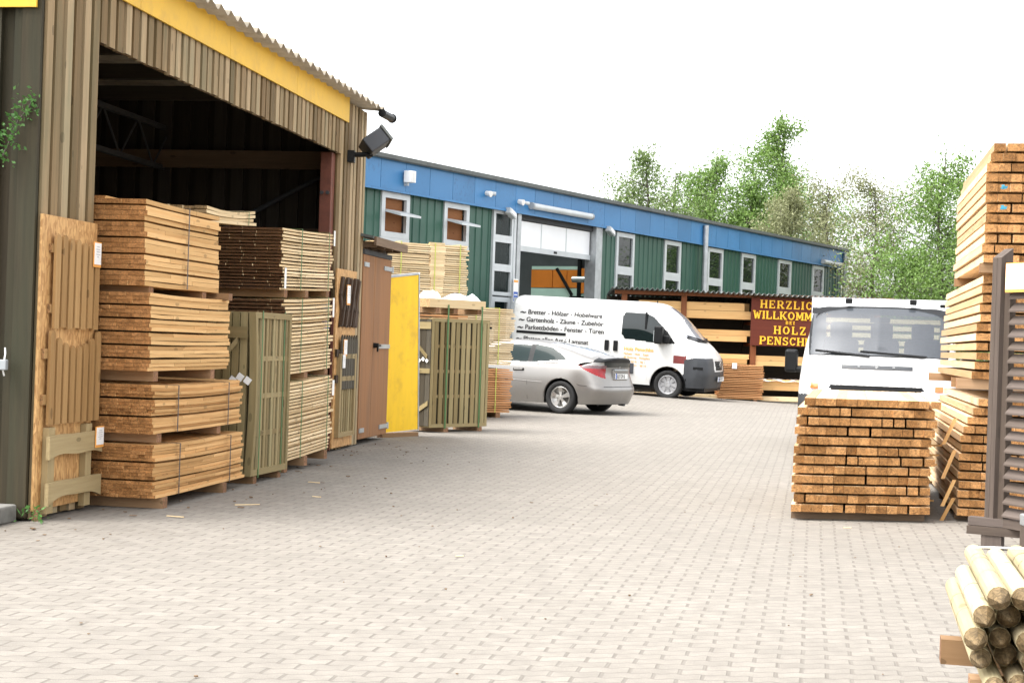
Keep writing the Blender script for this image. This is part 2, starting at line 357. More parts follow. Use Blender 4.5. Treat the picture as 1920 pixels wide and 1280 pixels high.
# ---------------------------------------------------------------- text
def text_mesh(txt,size,bold=0.0,align='LEFT',shear=0.0,spacing=1.0):
    cu=bpy.data.curves.new('lettering','FONT'); cu.body=txt; cu.size=size; cu.offset=bold; cu.align_x=align; cu.shear=shear; cu.space_character=spacing
    o=bpy.data.objects.new('lettering',cu); C.objects.link(o)
    dg=bpy.context.evaluated_depsgraph_get(); dg.update()
    me=bpy.data.meshes.new_from_object(o.evaluated_get(dg))
    v=[tuple(x.co) for x in me.vertices]; f=[tuple(x.vertices) for x in me.polygons]
    bpy.data.objects.remove(o); bpy.data.curves.remove(cu); bpy.data.meshes.remove(me)
    return v,f
def add_text(mb,txt,size,org,ex,ey,bold=0.,align='LEFT',shear=0.,spacing=1.,proj=None,squeeze=1.):
    v,f=text_mesh(txt,size,0,align,shear,spacing); org,ex,ey=Vector(org),Vector(ex),Vector(ey); nz=ex.cross(ey)
    for k,(sx,sy) in enumerate(((0,0),(1,0),(-1,0),(.5,.6),(-.5,-.6)) if bold else ((0,0),)):
        pts=[org+ex*(p[0]*squeeze+sx*bold)+ey*(p[1]+sy*bold) for p in v]
        if proj: pts=[proj(p) for p in pts]
        pts=[p+nz*(.0005*k) for p in pts]
        b=mb.verts(pts)
        for q in f: mb.face(tuple(b+i for i in q))
SLAB={ # stroke font with slab serifs: (x0,y0,x1,y1,width)
'H':([(.16,0,.16,1,.2),(.74,0,.74,1,.2),(.16,.5,.74,.5,.12)],[(.16,0),(.74,0),(.16,1),(.74,1)],.9),
'E':([(.16,0,.16,1,.2),(.02,.055,.72,.055,.11),(.02,.945,.70,.945,.11),(.16,.5,.5,.5,.11),(.70,.0,.70,.28,.09),(.68,.72,.68,1,.09),(.5,.38,.5,.62,.09)],[],.8),
'R':([(.16,0,.16,1,.2),(.02,.945,.5,.945,.11),(.16,.47,.5,.47,.11),(.46,.45,.78,.03,.17)],[(.16,0),(.76,0)],.88,[(.5,.708,.185,.237,-90,90,.2)]),
'Z':([(.06,.055,.72,.055,.11),(.06,.945,.72,.945,.11),(.14,.06,.64,.94,.18),(.70,0,.70,.28,.09),(.08,.72,.08,1,.09)],[],.8),
'L':([(.16,0,.16,1,.2),(.02,.055,.70,.055,.11),(.68,0,.68,.32,.1)],[(.16,1)],.76),
'I':([(.17,0,.17,1,.21)],[(.17,0),(.17,1)],.36),
'C':([(.70,.66,.70,1,.09)],[],.82,[(.42,.5,.30,.43,35,325,.17)]),
'W':([(.12,1,.32,0,.18),(.32,0,.5,.8,.12),(.5,.8,.7,0,.18),(.7,0,.9,1,.12)],[(.12,1),(.9,1)],1.04),
'K':([(.16,0,.16,1,.2),(.3,.42,.72,.95,.12),(.36,.55,.74,.03,.19)],[(.16,0),(.16,1),(.74,0),(.72,1)],.9),
'O':([],[],.92,[(.44,.5,.32,.43,0,360,.18)]),
'M':([(.14,0,.14,1,.14),(.18,.97,.48,.2,.18),(.48,.2,.78,.97,.13),(.82,0,.82,1,.2)],[(.14,0),(.82,0),(.12,1),(.84,1)],.98),
'N':([(.15,0,.15,1,.13),(.18,.96,.7,.06,.2),(.73,0,.73,1,.13)],[(.15,0),(.13,1),(.73,1)],.9),
'B':([(.16,0,.16,1,.2),(.02,.945,.48,.945,.11),(.02,.055,.5,.055,.11),(.16,.52,.48,.52,.1)],[],.82,[(.46,.73,.19,.212,-90,90,.19),(.48,.287,.22,.232,-90,90,.19)]),
'P':([(.16,0,.16,1,.2),(.02,.945,.5,.945,.11),(.16,.45,.5,.45,.11)],[(.16,0)],.82,[(.48,.698,.22,.245,-90,90,.2)]),
'S':([(.64,.70,.64,1,.09),(.1,0,.1,.3,.09)],[],.76,[(.37,.725,.23,.215,20,270,.17),(.37,.275,.25,.22,-160,90,.17)]),
}
def slab_text(mb,txt,h,org,ex,ey,nrm,thick,gap=.1):
    org,ex,ey,nrm=map(Vector,(org,ex,ey,nrm)); x=0; k=0
    def P(a,b): return org+ex*((x+a)*h)+ey*(b*h)
    for ch in txt:
        if ch==' ': x+=.5; continue
        g=SLAB[ch]
        def stroke(a,b,c,d,wd):
            nonlocal k
            k+=1
            p,q=Vector((a,b)),Vector((c,d)); n=(q-p).normalized(); n=Vector((-n.y,n.x))*wd/2
            mb.prism([P(*(p+n)),P(*(p-n)),P(*(q-n)),P(*(q+n))],nrm*(thick+.0006*(k%9)))
        for st in g[0]: stroke(*st)
        for a,b in g[1]: stroke(a-.17,.05 if b==0 else .95,a+.17,.05 if b==0 else .95,.1)
        if len(g)>3:
            for cx,cy,rx,ry,a0,a1,wd in g[3]:
                n=max(6,int(abs(a1-a0)/18)); 
                outer=[];inner=[]
                for i in range(n+1):
                    t=rad(a0+(a1-a0)*i/n); c,s_=math.cos(t),math.sin(t)
                    outer.append(P(cx+c*(rx+wd/2),cy+s_*(ry+.06))); inner.append(P(cx+c*(rx-wd/2),cy+s_*(ry-.06)))
                k+=1
                for i in range(n):
                    mb.prism([outer[i],outer[i+1],inner[i+1],inner[i]],nrm*(thick+.0006*(k%9)))
        x+=g[2]+gap
    return x*h
def slab_width(txt,h,gap=.1):
    return sum((.5 if c==' ' else SLAB[c][2]+gap) for c in txt)*h-gap*h
# ---------------------------------------------------------------- ground
g=MB()
xs=[-400,-60,-20]+[-12+i*1.0 for i in range(33)]+[40,90,400]; ys=[-60,0,8,16,24,28]+[29+i*.5 for i in range(20)]+[45,60,100,250,800]
g.grid([[(x,y,ground_z(x,y)) for y in ys] for x in xs])
go=g.build('paved_yard',M['paver'],smooth_=True); go['kind']='structure'

# ---------------------------------------------------------------- timber shed
S0=Vector((-3.29,10.706,0)); d=Vector((.1626,.9867,0)); n=Vector((.9867,-.1626,0)); UP=Vector((0,0,1))
def S(s,t,z=0): return S0+d*s+n*t+UP*z
shed=thing('timber_shed','open timber shed clad in weathered boards with a yellow fascia','shed',tuple(S0))
def clad(mb,o,along,out,length,z0,z1,pitch=.148,bw=.1,z0b=None):
    """board on board cladding: boards standing on a recessed back layer"""
    o,along,out=Vector(o),Vector(along),Vector(out); k=0
    mb.board(o+UP*z0,UP*(z1-z0),along*length,out*.02,.0)  # back layer takes the darkest tone: groove shade put into its colour
    x=0.0
    while x<length-.02:
        wd=min(bw,length-x)
        mb.board(o+along*x+out*.0205+UP*(z0-random.uniform(0,.015)),UP*(z1-z0),along*wd,out*random.uniform(.040,.047))
        x+=pitch
MBS=lambda f,name,mat,parent,**k: (lambda m:(f(m),m.build(name,mat,parent,**k))[1])(MB())
MBS(lambda m:clad(m,S(-.02,-.052),d,n,.87,.02,4.12,z0b=1),'plank_cladding',M['clad'],shed)
MBS(lambda m:clad(m,S(7.45,-.052),d,n,1.12,.02,4.12),'plank_cladding',M['clad'],shed)
MBS(lambda m:clad(m,S(.852,-.052),d,n,6.596,3.48,4.12),'plank_cladding',M['clad'],shed)
MBS(lambda m:clad(m,S(-.03,-.01)+d*.02,-n,-d,9.0,.02,4.3,pitch=.29,bw=.19),'plank_cladding',M['cladshade'],shed)
m=MB(); m.board(S(-.055,.0)+UP*.03,UP*4.1,-n*.14,-d*.03); m.build('corner_board',M['cladshade'],shed)
m=MB()
x=-.1
for ln in (1.6,2.05,2.05,2.06):
    m.board(S(x,.02,3.862),d*(ln-.006),n*.018,UP*.30); x+=ln
m.build('yellow_fascia',M['fascia'],shed)
m=MB(); m.board(S(-.09,-.03,3.53),-n*9.0,-d*.02,UP*.75); m.build('yellow_fascia',M['fascia'],shed)
# roof: corrugated fibre cement, waves run inwards
P=[];nn=int(9.0/.02)
for i in range(nn+1):
    s=-.35+i*9.0/nn; z=.03*math.sin(2*math.pi*s/.25+.6*math.sin(2*math.pi*s/.25))
    P.append([S(s,.22,4.16+z),S(s,-2.4,4.36+z),S(s,-4.8,4.54+z),S(s,-9.2,4.2+z)])
m=MB(); m.grid(P)
o=m.build('corrugated_roof',M['asb'],shed,smooth_=True); md=o.modifiers.new('solid','SOLIDIFY'); md.thickness=.009
m=MB(); m.cyl(S(8.4,.24,4.09),S(8.92,.24,4.10),.05,.05,14); m.cyl(S(8.90,.24,4.10),S(8.92,.24,4.1),.06,.06,14); m.build('gutter',M['blackplastic'],shed,smooth_=False)
# interior
m=MB()
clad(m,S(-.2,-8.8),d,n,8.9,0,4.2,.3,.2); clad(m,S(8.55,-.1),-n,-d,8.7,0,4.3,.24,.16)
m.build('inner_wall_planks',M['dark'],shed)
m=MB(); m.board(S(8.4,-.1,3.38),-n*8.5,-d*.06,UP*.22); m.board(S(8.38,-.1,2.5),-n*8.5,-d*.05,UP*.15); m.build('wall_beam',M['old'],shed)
for i,s in enumerate((1.2,2.6,4.0,5.4,6.8)):
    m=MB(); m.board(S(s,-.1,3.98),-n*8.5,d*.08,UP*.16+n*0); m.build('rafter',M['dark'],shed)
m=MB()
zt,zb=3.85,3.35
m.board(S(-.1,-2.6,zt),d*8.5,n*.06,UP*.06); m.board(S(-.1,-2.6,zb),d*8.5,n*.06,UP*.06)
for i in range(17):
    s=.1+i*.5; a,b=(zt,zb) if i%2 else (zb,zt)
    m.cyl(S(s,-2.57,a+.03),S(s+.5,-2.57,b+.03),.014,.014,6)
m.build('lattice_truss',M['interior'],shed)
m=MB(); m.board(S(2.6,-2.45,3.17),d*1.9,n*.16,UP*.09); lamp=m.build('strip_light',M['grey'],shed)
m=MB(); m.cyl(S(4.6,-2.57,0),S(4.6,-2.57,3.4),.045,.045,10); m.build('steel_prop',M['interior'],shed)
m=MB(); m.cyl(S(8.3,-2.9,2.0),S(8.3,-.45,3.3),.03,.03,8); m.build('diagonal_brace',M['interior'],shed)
m=MB(); m.board(S(7.30,-.19,0),UP*3.47,n*.137,d*.14); post=m.build('steel_post',M['redsteel'],shed,bevel=.006)
for z in (3.0,2.45):
    for t in (-.16,-.09):
        m=MB(); m.cyl(S(7.30,t,z),S(7.275,t,z),.022,.022,8); m.build('bolt_head',M['interior'],post)
m=MB(); m.board(S(7.27,-.12,1.62),UP*.11,n*.1,d*.03); m.build('socket_box',M['grey'],post,bevel=.004)
m=MB(); m.board(S(7.27,-.1,1.42),UP*.09,n*.08,d*.03); m.build('blue_socket',M['euroblue'],post,bevel=.004)
# brown double door at the far end of the front
m=MB(); m.board(S(8.57,-.9,.05),UP*2.5,d*1.46,n*.86); m.build('store_wall',M['old'],shed)
for s0,w_ in ((8.58,.575),(9.165,.86)):
    m=MB(); m.board(S(s0,-.02,.07),UP*2.30,d*w_,n*.045,.5); dl=m.build('door_leaf',M['doorwood'],shed,bevel=.004)
    zs=(2.22,.15)
    for z in zs:
        m=MB()
        if s0<9: m.board(S(s0+.02,.027,z),d*.22,UP*.055,n*.012)
        else:
            m.board(S(s0+w_-.42,.027,z),d*.43,UP*.055,n*.012); m.cyl(S(s0+w_+.012,.035,z-.015),S(s0+w_+.012,.035,z+.07),.018,.018,8)
        m.build('strap_hinge',M['galv'],dl)
    if s0>9:
        m=MB(); m.board(S(s0+.22,.027,1.2),d*.62,UP*.055,n*.014); m.build('locking_bar',M['galv'],dl)
        m=MB(); m.cyl(S(s0+.05,.02,1.24),S(s0+.05,.09,1.24),.035,.03,10); m.board(S(s0+.03,.07,1.16),UP*.1,d*.03,n*.02); m.cyl(S(s0+.05,.08,1.24),S(s0+.18,.08,1.24),.014,.014,8); m.build('door_handle',M['blackplastic'],dl)
m=MB(); m.board(S(8.6,.0,2.375),d*1.42,n*.03,UP*.06); m.build('door_head',M['interior'],shed)
m=MB(); m.board(S(8.50,.17,2.48),d*1.68,n*.03,UP*.105); cn=m.build('canopy_board',M['old'],shed)
m=MB(); m.prism([S(8.45,-.2,2.62),S(8.45,.17,2.56),S(8.45,.17,2.59),S(8.45,-.2,2.66)],d*1.72); m.build('canopy_roof',M['gutter'],shed)
for k in range(4):
    m=MB(); m.board(S(8.6+k*.42,-.02,2.46),n*.19,d*.05,UP*.07); m.build('canopy_bracket',M['old'],shed)
# concrete kerb by the corner
m=MB(); m.board(S(-.82,-.05,0),-n*6,d*.72,UP*.12); k_=m.build('concrete_kerb',M['concrete'],bevel=.015); k_['kind']='structure'

# floodlight on shed corner
lp=thing('floodlight','dark grey box floodlight tilted on the shed corner under the gutter','floodlight',tuple(S(8.55,.1,3.6)))
R_=Matrix.Rotation(rad(-40),3,'Y')@Matrix.Rotation(rad(20),3,'Z')
def rb(mb,c,h,R): 
    c=Vector(c); ax=[R@Vector(e) for e in ((h[0],0,0),(0,h[1],0),(0,0,h[2]))]
    mb.board(c-ax[0]-ax[1]-ax[2],ax[0]*2,ax[1]*2,ax[2]*2)
c0=S(7.9,.285,3.655)
m=MB(); rb(m,c0,(.14,.145,.10),R_); m.build('lamp_housing',M['greyplastic'],lp,bevel=.015)
m=MB(); rb(m,c0+R_@Vector((.157,0,0)),(.018,.158,.112),R_); m.build('lamp_rim',M['gutter'],lp,bevel=.008)
m=MB(); m.cyl(c0+R_@Vector((-.1,0,-.1)),S(7.8,.0,3.5),.03,.03,8); rb(m,S(7.8,.03,3.48),(.05,.06,.07),Matrix.Identity(3)); m.build('lamp_bracket',M['blackplastic'],lp)
# switch box on the side wall
bx=at(8,682,10.62)
sb=thing('switch_box','small grey switch box with cable on the dark side wall','switch box',tuple(bx))
m=MB(); m.board(bx+Vector((-.04,-.02,-.04)),Vector((.075,0,0)),Vector((0,0,.07)),Vector((0,-.055,0))); m.build('box_body',M['grey'],sb,bevel=.006)
m=MB(); m.tube([bx+Vector((.01,-.03,.03)),bx+Vector((.015,-.03,.07)),bx+Vector((.005,-.01,.11))],.006); m.tube([bx+Vector((.0,-.03,-.04)),bx+Vector((.005,-.01,-.08))],.006); m.build('cable',M['string'],sb)

# ---------------------------------------------------------------- leaves helper
def leafmat(name,c1,c2,trans=.35):
    m,t,p=nmat(name); L=t.links
    rn=N(t,'ShaderNodeAttribute',attribute_name='rnd').outputs['Fac']
    col=mix(t,rn,c1,c2); L.new(col,p.inputs['Base Color']); p.inputs['Roughness'].default_value=.55
    tr=N(t,'ShaderNodeBsdfTranslucent'); L.new(col,tr.inputs[0]); mx=N(t,'ShaderNodeMixShader'); mx.inputs[0].default_value=trans
    L.new(p.outputs[0],mx.inputs[1]); L.new(tr.outputs[0],mx.inputs[2]); L.new(mx.outputs[0],t.nodes['Material Output'].inputs[0])
    return m
M['leafbirch']=leafmat('birch leaves',(.105,.165,.045),(.21,.285,.10))
M['leafgreen']=leafmat('bright green leaves',(.095,.18,.03),(.20,.31,.075))
M['leafpale']=leafmat('pale willow leaves',(.15,.165,.07),(.27,.28,.14))
M['leafvine']=leafmat('climber leaves',(.04,.12,.02),(.09,.22,.045))
M['bark']=plain('bark',(.075,.062,.05),.9,0,.3,3)
def leaf(mb,c,size,aspect=.6):
    a=Vector((random.gauss(0,1),random.gauss(0,1),random.gauss(0,1))).normalized(); b=a.orthogonal().normalized()
    b=(Matrix.Rotation(random.uniform(0,6.28),3,a)@b)*aspect*size; a=a*size
    i=mb.verts([c-a,c+b*.8-a*.1,c+a,c-b*.8-a*.1]); mb.face((i,i+1,i+2,i+3),random.random())
pl=thing('climbing_plant','green leafy climber sprouting from a gap in the side wall boards','plant',tuple(at(40,260,10.6)))
m=MB(); st=MB()
pts=[at(*p,10.62) for p in ((5,292),(18,265),(22,250),(35,225),(52,205),(60,190))]
st.tube(pts,.006,6)
for p in pts:
    for k in range(34):
        off=Vector((random.gauss(0,.05),random.uniform(-.09,0),random.gauss(0,.045)))
        leaf(m,p+off,random.uniform(.010,.022),.75)
m.build('foliage',M['leafvine'],pl); st.build('stem',M['bark'],pl)
wd=thing('weed','little green weed at the shed corner by the kerb','weed',tuple(S(-.12,.1,0)))
m=MB()
for k in range(36): leaf(m,S(-.13+random.gauss(0,.05),.1+random.gauss(0,.05),random.uniform(.01,.12)),random.uniform(.012,.03),.5)
m.build('foliage',M['leafvine'],wd)

# ---------------------------------------------------------------- display boards with fence samples
def card(parent,o,ex,ey,nz,w_,h_,accent=True):
    m=MB(); m.board(o-ey*.008-ex*.008,ex*(w_+.016),ey*(h_+.016),nz*.006); cd=m.build('price_card',M['inkorange'] if accent else M['paper'],parent)
    m=MB(); m.board(o+nz*.0062+ey*(.012 if accent else 0),ex*w_,ey*(h_-.012),nz*.003); m.build('card_paper',M['paper'],cd)
    m=MB()
    for k,(a,b) in enumerate(((.3,.7),(.2,.8),(.25,.75),(.2,.8),(.35,.65))):
        m.board(o+nz*.0094+ex*w_*a+ey*h_*(.82-.11*k),ex*w_*(b-a),ey*h_*.035,nz*.001)
    m.build('print_lines',M['greyink'],cd)
    return cd
def pole_top(mb,o,L,W,T,peak,rnd=None):
    """picket with a rounded or pointed head"""
    w_=W.length; r=random.random() if rnd is None else rnd
    e=W.normalized(); u=L.normalized(); ln=L.length
    if peak=='point': pf=[(0,0),(w_,0),(w_,ln-w_*.8),(w_*.5,ln),(0,ln-w_*.8)]
    elif peak=='round': pf=[(0,0),(w_,0)]+[(w_/2+w_/2*math.cos(rad(a)),ln-w_/2+w_/2*math.sin(rad(a))) for a in range(0,181,30)]
    else: pf=[(0,0),(w_,0),(w_,ln),(0,ln)]
    mb.prism([o+e*a+u*b for a,b in pf],T,r)
    k=random.uniform(0,30)
    nv=2*len(pf)
    for i in range(nv):
        a,b=pf[i%len(pf)]; mb.wp[len(mb.wp)-nv+i]=(b+k,a+k,k)
b1=thing('display_board','tall chipboard panel with fence samples on the near shed corner pillar','display board',tuple(S(.4,.06,0)))
m=MB(); m.board(S(-.045,.02,.07),UP*2.05,d*.885,n*.018,.5); m.build('chipboard_panel',M['osb'],b1)
m=MB(); m.board(S(-.03,.022,0),UP*.08,d*.07,n*.04); m.build('foot',M['bearer'],b1)
def sample(label,name='fence_sample'): return thing(name,label,'fence sample',tuple(S(.4,.08,1)),'fence samples on the chipboards')
# heights on the near board (pixel rows turned into heights at the board's face)
def zb(px,py,t=.06):
    P0=S0+n*t; u,v=uv(px,py); k=u/F; a=(P0.x-k*P0.y)/(k*d.y-d.x); Y=P0.y+a*d.y; return a,H+v*Y/F
fs=sample('straight-topped picket fence sample, uppermost on the near chipboard')
for z in (1.44,1.86):
    m=MB(); m.board(S(.06,.04,z),d*.74,UP*.06,n*.022); m.build('rail',M['picket'],fs)
for i in range(7):
    m=MB(); pole_top(m,S(.09+i*.107,.063,1.33+.01*(i%2)),UP*(.66-.008*i),d*.075,n*.02,'round'); m.build('picket',M['picket'],fs)
card(fs,S(.68,.088,1.80),d,UP,n,.11,.17)
fs=sample('dished picket fence sample with low middle, second on the near chipboard')
for z in (.80,1.12):
    m=MB(); m.board(S(.0,.04,z),d*.84,UP*.07,n*.022); m.build('rail',M['picket'],fs)
for i in range(8):
    u_=(i-3.5)/3.5
    m=MB(); pole_top(m,S(.05+i*.107,.063,.66),UP*(.55+.11*u_*u_),d*.075,n*.02,'round'); m.build('picket',M['picket'],fs)
fs=sample('ranch style sample with two wavy-edged boards on posts, lowest on the near chipboard')
for s_ in (.06,.66):
    m=MB(); m.board(S(s_,.04,.04),UP*.60,d*.10,n*.045); m.build('post',M['greenlight'],fs)
for z,h_,sag in ((.42,.165,.03),(.10,.16,.06)):
    m=MB(); pf=[]
    for i in range(13):
        u_=i/12; pf.append(S(.02+u_*.86,.087,z+sag*math.sin(math.pi*u_)+.012*math.sin(9*u_)))
    top=[S(.02+.86*(1-i/4),.087,z+h_+.02*math.sin(3*i)*.4) for i in range(5)]
    m.prism(pf+top,n*.028,.6)
    for q in range(len(m.wp)): 
        v_=Vector(m.v[q])-S0; m.wp[q]=(v_.dot(d)+z*7,v_.dot(n),v_.z)
    m.build('wavy_board',M['greenlight'],fs)
card(fs,S(.75,.12,.47),d,UP,n,.12,.14)
b2=thing('display_board','narrow chipboard panel with three fence samples beside the brown door','display board',tuple(S(7.75,.06,0)))
m=MB(); m.board(S(7.32,.03,.04),UP*2.09,d*.88,n*.02,.5); m.build('chipboard_panel',M['osb'],b2)
m=MB(); m.board(S(7.30,.0,.02),UP*1.75,d*.04,n*.03); m.build('side_batten',M['redsteel'],b2)
fs=sample('dark brown criss-cross trellis sample, uppermost by the brown door')
m=MB()
for i in range(5):
    s_=7.42+i*.17
    pts=[(0,0),(.05,.18),(-.02,.36),(.06,.56)]
    for (a,b),(a2,b2_) in zip(pts,pts[1:]):
        m.board(S(s_+a,.055+.012*(i%2),1.45+b),d*(a2-a)+UP*(b2_-b+.03),d*.075,n*.026)
m.build('lattice_slats',M['stained'],fs)
m=MB()
for i in range(4): m.board(S(7.42+i*.18,.082,1.47),d*.2+UP*.55,d*.055,n*.02)
m.build('lattice_slats',M['stained'],fs)
card(fs,S(7.55,.11,1.72),d,UP,n,.13,.22)
fs=sample('dark grey pointed picket sample, in the middle by the brown door')
for z in (1.10,.80):
    m=MB(); m.board(S(7.33,.05,z),d*.7,UP*.09,n*.025); m.build('rail',M['stained'],fs)
for i in range(7):
    m=MB(); pole_top(m,S(7.46+i*.105,.076,.72),UP*.64,d*.092,n*.02,'point'); m.build('picket',M['stainedgrey'],fs)
card(fs,S(7.52,.1,1.12),d,UP,n,.13,.18)
fs=sample('framed trellis-topped screen sample, lowest by the brown door')
for s_ in (7.42,8.06):
    m=MB(); m.board(S(s_,.05,.16),UP*.98,d*.07,n*.05); m.build('frame_upright',M['greenlight'],fs)
for z in (.16,.82,1.08):
    m=MB(); m.board(S(7.49,.052,z),d*.57,UP*.055,n*.044); m.build('frame_rail',M['greenlight'],fs)
for i in range(6):
    m=MB(); m.board(S(7.5+i*.095,.06,.215),UP*.6,d*.06,n*.02); m.build('slat',M['green'],fs)
m=MB()
for i in range(5):
    m.board(S(7.48+i*.12,.06,.87),d*.16+UP*.21,d*.03,n*.01); m.board(S(7.64+i*.12,.072,.87),-d*.16+UP*.21,d*.03,n*.01)
m.build('trellis_slats',M['greenlight'],fs)
card(fs,S(7.47,.11,.98),d,UP,n,.09,.14,False)

# ---------------------------------------------------------------- bundles of sawn timber
def bundle(name,label,group,o,dv,wv,L,W,Hh,rows,cols,mat,fill=.9,colfill=.99,z_b=.08,jl=.02,jw=.004,straps=(),smat='strapdark',
           bearers=(.15,.8),bp=.12,tilt=0.,sag=0.,roll=0.,gaps=(),shift=None,nvis=100,bname='board',lens=None,bmat='bearer',stick=0,colgap=0,cat='timber stack',split=None):
    """o: foot of the visible near corner; dv: along the boards; wv: from the visible long face inwards"""
    dv,wv=Vector(dv).normalized(),Vector(wv).normalized(); o=Vector(o)
    root=thing(name,label,cat,tuple(o),group)
    def P(l,w_,h): 
        h2=h+tilt*l+roll*w_+sag*((l/L-.5)**2*4-1)*h/Hh
        return o+dv*l+wv*w_+UP*h2
    rh=Hh/rows; cw=W/cols; items=[]
    offs=[(shift(r) if shift else random.uniform(-jw*4,jw*4)) for r in range(rows)]
    for r in range(rows):
        for c in range(cols):
            key = c if c<1 else (1 if r==rows-1 else 2+c)
            items.append((key,r,c))
    items.sort()
    cg=[]
    for r in range(rows):
        acc=0; row=[]
        for c in range(cols):
            row.append(acc)
            if random.random()<colgap: acc+=random.uniform(.006,.018)
        cg.append(row)
    rest=MB(); front=0
    for idx,(key,r,c) in enumerate(items):
        gp=sum(g_ for (gr,g_) in gaps if r>=gr)
        l0=random.gauss(0,jl*.5); ll=(lens(r) if lens else L)+random.gauss(0,jl)
        w0=c*cw+offs[r]+random.uniform(0,jw)+cg[r][c]; h0=z_b+r*rh+gp
        bw=cw*colfill if cols>1 else cw; bh=rh*fill
        ends=[(l0,l0+ll)]
        if split and c==0 and random.random()<split:
            k=random.uniform(.25,.75)*ll; ends=[(l0,l0+k-.004),(l0+k,l0+ll)]
        for a,b in ends:
            mb=rest if idx>=nvis else MB()
            p0=P(a,w0,h0); 
            segs=4 if sag or tilt else 1
            wob=random.uniform(-.004,.004)
            def bend(k,a=a,b=b,w0=w0,h0=h0,p0=p0):
                q=P(a+(b-a)*k,w0,h0); lin=p0+dv*((b-a)*k); return q-lin+UP*(wob*math.sin(math.pi*k))
            mb.board(p0,dv*(b-a),wv*bw,UP*bh,segs=segs,bend=bend if segs>1 else None)
            if idx<nvis: mb.build(bname,mat,root)
    if rest.f:
        q=rest.build('inner_'+bname+'s',mat,root); q['kind']='stuff'
    for f in bearers:
        m=MB(); a=o+dv*(L*f)+UP*(tilt*L*f); m.board(a-wv*bp+UP*.0,wv*(W+bp),dv*.09,UP*(z_b-.003)); m.build('bearer',M[bmat],root)
    top=z_b+Hh+sum(g_ for _,g_ in gaps)
    for f in straps:
        m=MB(); e=.012
        a=P(L*f,-e+min(offs)*.5-.006,z_b-.0); b=P(L*f,-e+min(offs)*.5-.006,top+.0); c_=P(L*f,W+e,top)
        m.board(a,b-a,dv*.016,wv*-.003); m.board(b,c_-b,dv*.016,UP*.003)
        m.build('strap',M[smat],root)
    return root,P
G1='near timber stack inside the shed front'
ln=lambda r:1.95
for i,(lab,t,z,h_,rows,cols,L,zb_,mt,sg) in enumerate((
    ('lowest of four strapped bundles of thin battens at the near shed opening',.50,0,.40,15,18,1.98,.085,'fresh',.012),
    ('second bundle up of thin battens, sagging and loosely strapped, in the near shed opening',.475,.495,.37,14,18,1.96,.07,'fresh',.015),
    ('third bundle up of squared battens, under the top bundle in the near shed opening',.43,.955,.58,18,16,1.72,.08,'fresh2',.006),
    ('topmost bundle of squared battens in the near shed opening, one loose batten on top',.375,1.60,.64,16,16,1.58,.075,'fresh2',.004))):
    gp=[(3*k,.012) for k in range(1,6)] if i>=2 else [(5,.014),(10,.014)]
    rt,P=bundle('batten_bundle',lab,'strapped batten bundles at the near shed opening',S(.95,t,z),d,-n,L,1.05,h_-(.05 if i>=2 else .028),rows,cols,M[mt],fill=.93,z_b=zb_,jl=.012 if i<2 else .006,
        straps=((.22,.80) if i<2 else ((.5,) if i==3 else ())),bearers=((.06,.72) if i<2 else (.07,.78)),bp=.03 if i in (0,) else -.01,sag=sg,gaps=gp,split=.75)
    if i==3:
        m=MB(); m.board(P(.02,.35,h_+.075),d*.7,-n*.09,UP*.03+n*.01); m.build('board',M[mt],rt)
    if i==2:
        m=MB(); m.board(P(1.55,-.05,h_+.082),-n*.5,d*.09,UP*.06); m.build('bearer',M['bearer'],rt)
# second row further into the opening: slatted bundles on pallets
cd_=Vector((.22,.975,0)).normalized(); cw_=Vector((-cd_.y,cd_.x,0))
G2='pale slat bundles behind the near stack'
for i,(lab,z,h_,rows,tl,L,zb_) in enumerate((
    ('lowest pale slat bundle behind the fence panels, inside the shed opening',0,.77,24,.05,1.38,.10),
    ('middle pale slat bundle behind the fence panels, with a torn white label at its corner',.885,.745,21,.045,1.40,.06),
    ('top pale slat bundle inside the shed opening, dark-ended, with a white label',1.70,.61,19,.03,1.46,.075))):
    rt,P=bundle('slat_bundle',lab,G2,S(4.36,.40-.03*i,z),cd_,cw_,L,1.25,h_,rows,9,M['pale'],fill=.62,z_b=zb_,jl=.012,jw=.006,straps=(.3,.85),smat='strapgreen',bearers=(.05,.45,.88),bp=0,tilt=tl,sag=.006,split=.2,bname='slat')
    if i:
        l_=1.36 if i==1 else .02
        m=MB(); m.board(P(l_,-.02,zb_+h_*(.72 if i==1 else .02)),UP*.2,cd_*.045,-cw_*.004); m.build('label_tag',M['paper'],rt)
    if i==2:
        m=MB(); m.board(P(L-.05,-.02,zb_+h_*.78),UP*.16,cd_*.04,-cw_*.004); m.build('label_tag',M['paper'],rt)
    if i==0:
        m=MB(); m.board(P(L-.04,-.02,zb_+h_*.72),UP*.16,cd_*.06,-cw_*.004); m.build('label_tag',M['paper'],rt)
bundle('slat_bundle','small curved heap of pale slats lying on the dark-ended bundle in the shed','loose slat heap',S(4.3,-.42,2.405),d,-n,1.45,.5,.17,4,4,M['palelight'],fill=.7,z_b=.005,jl=.05,straps=(.8,),smat='strapgreen',bearers=(),tilt=.05,sag=.05,nvis=16,bname='slat')

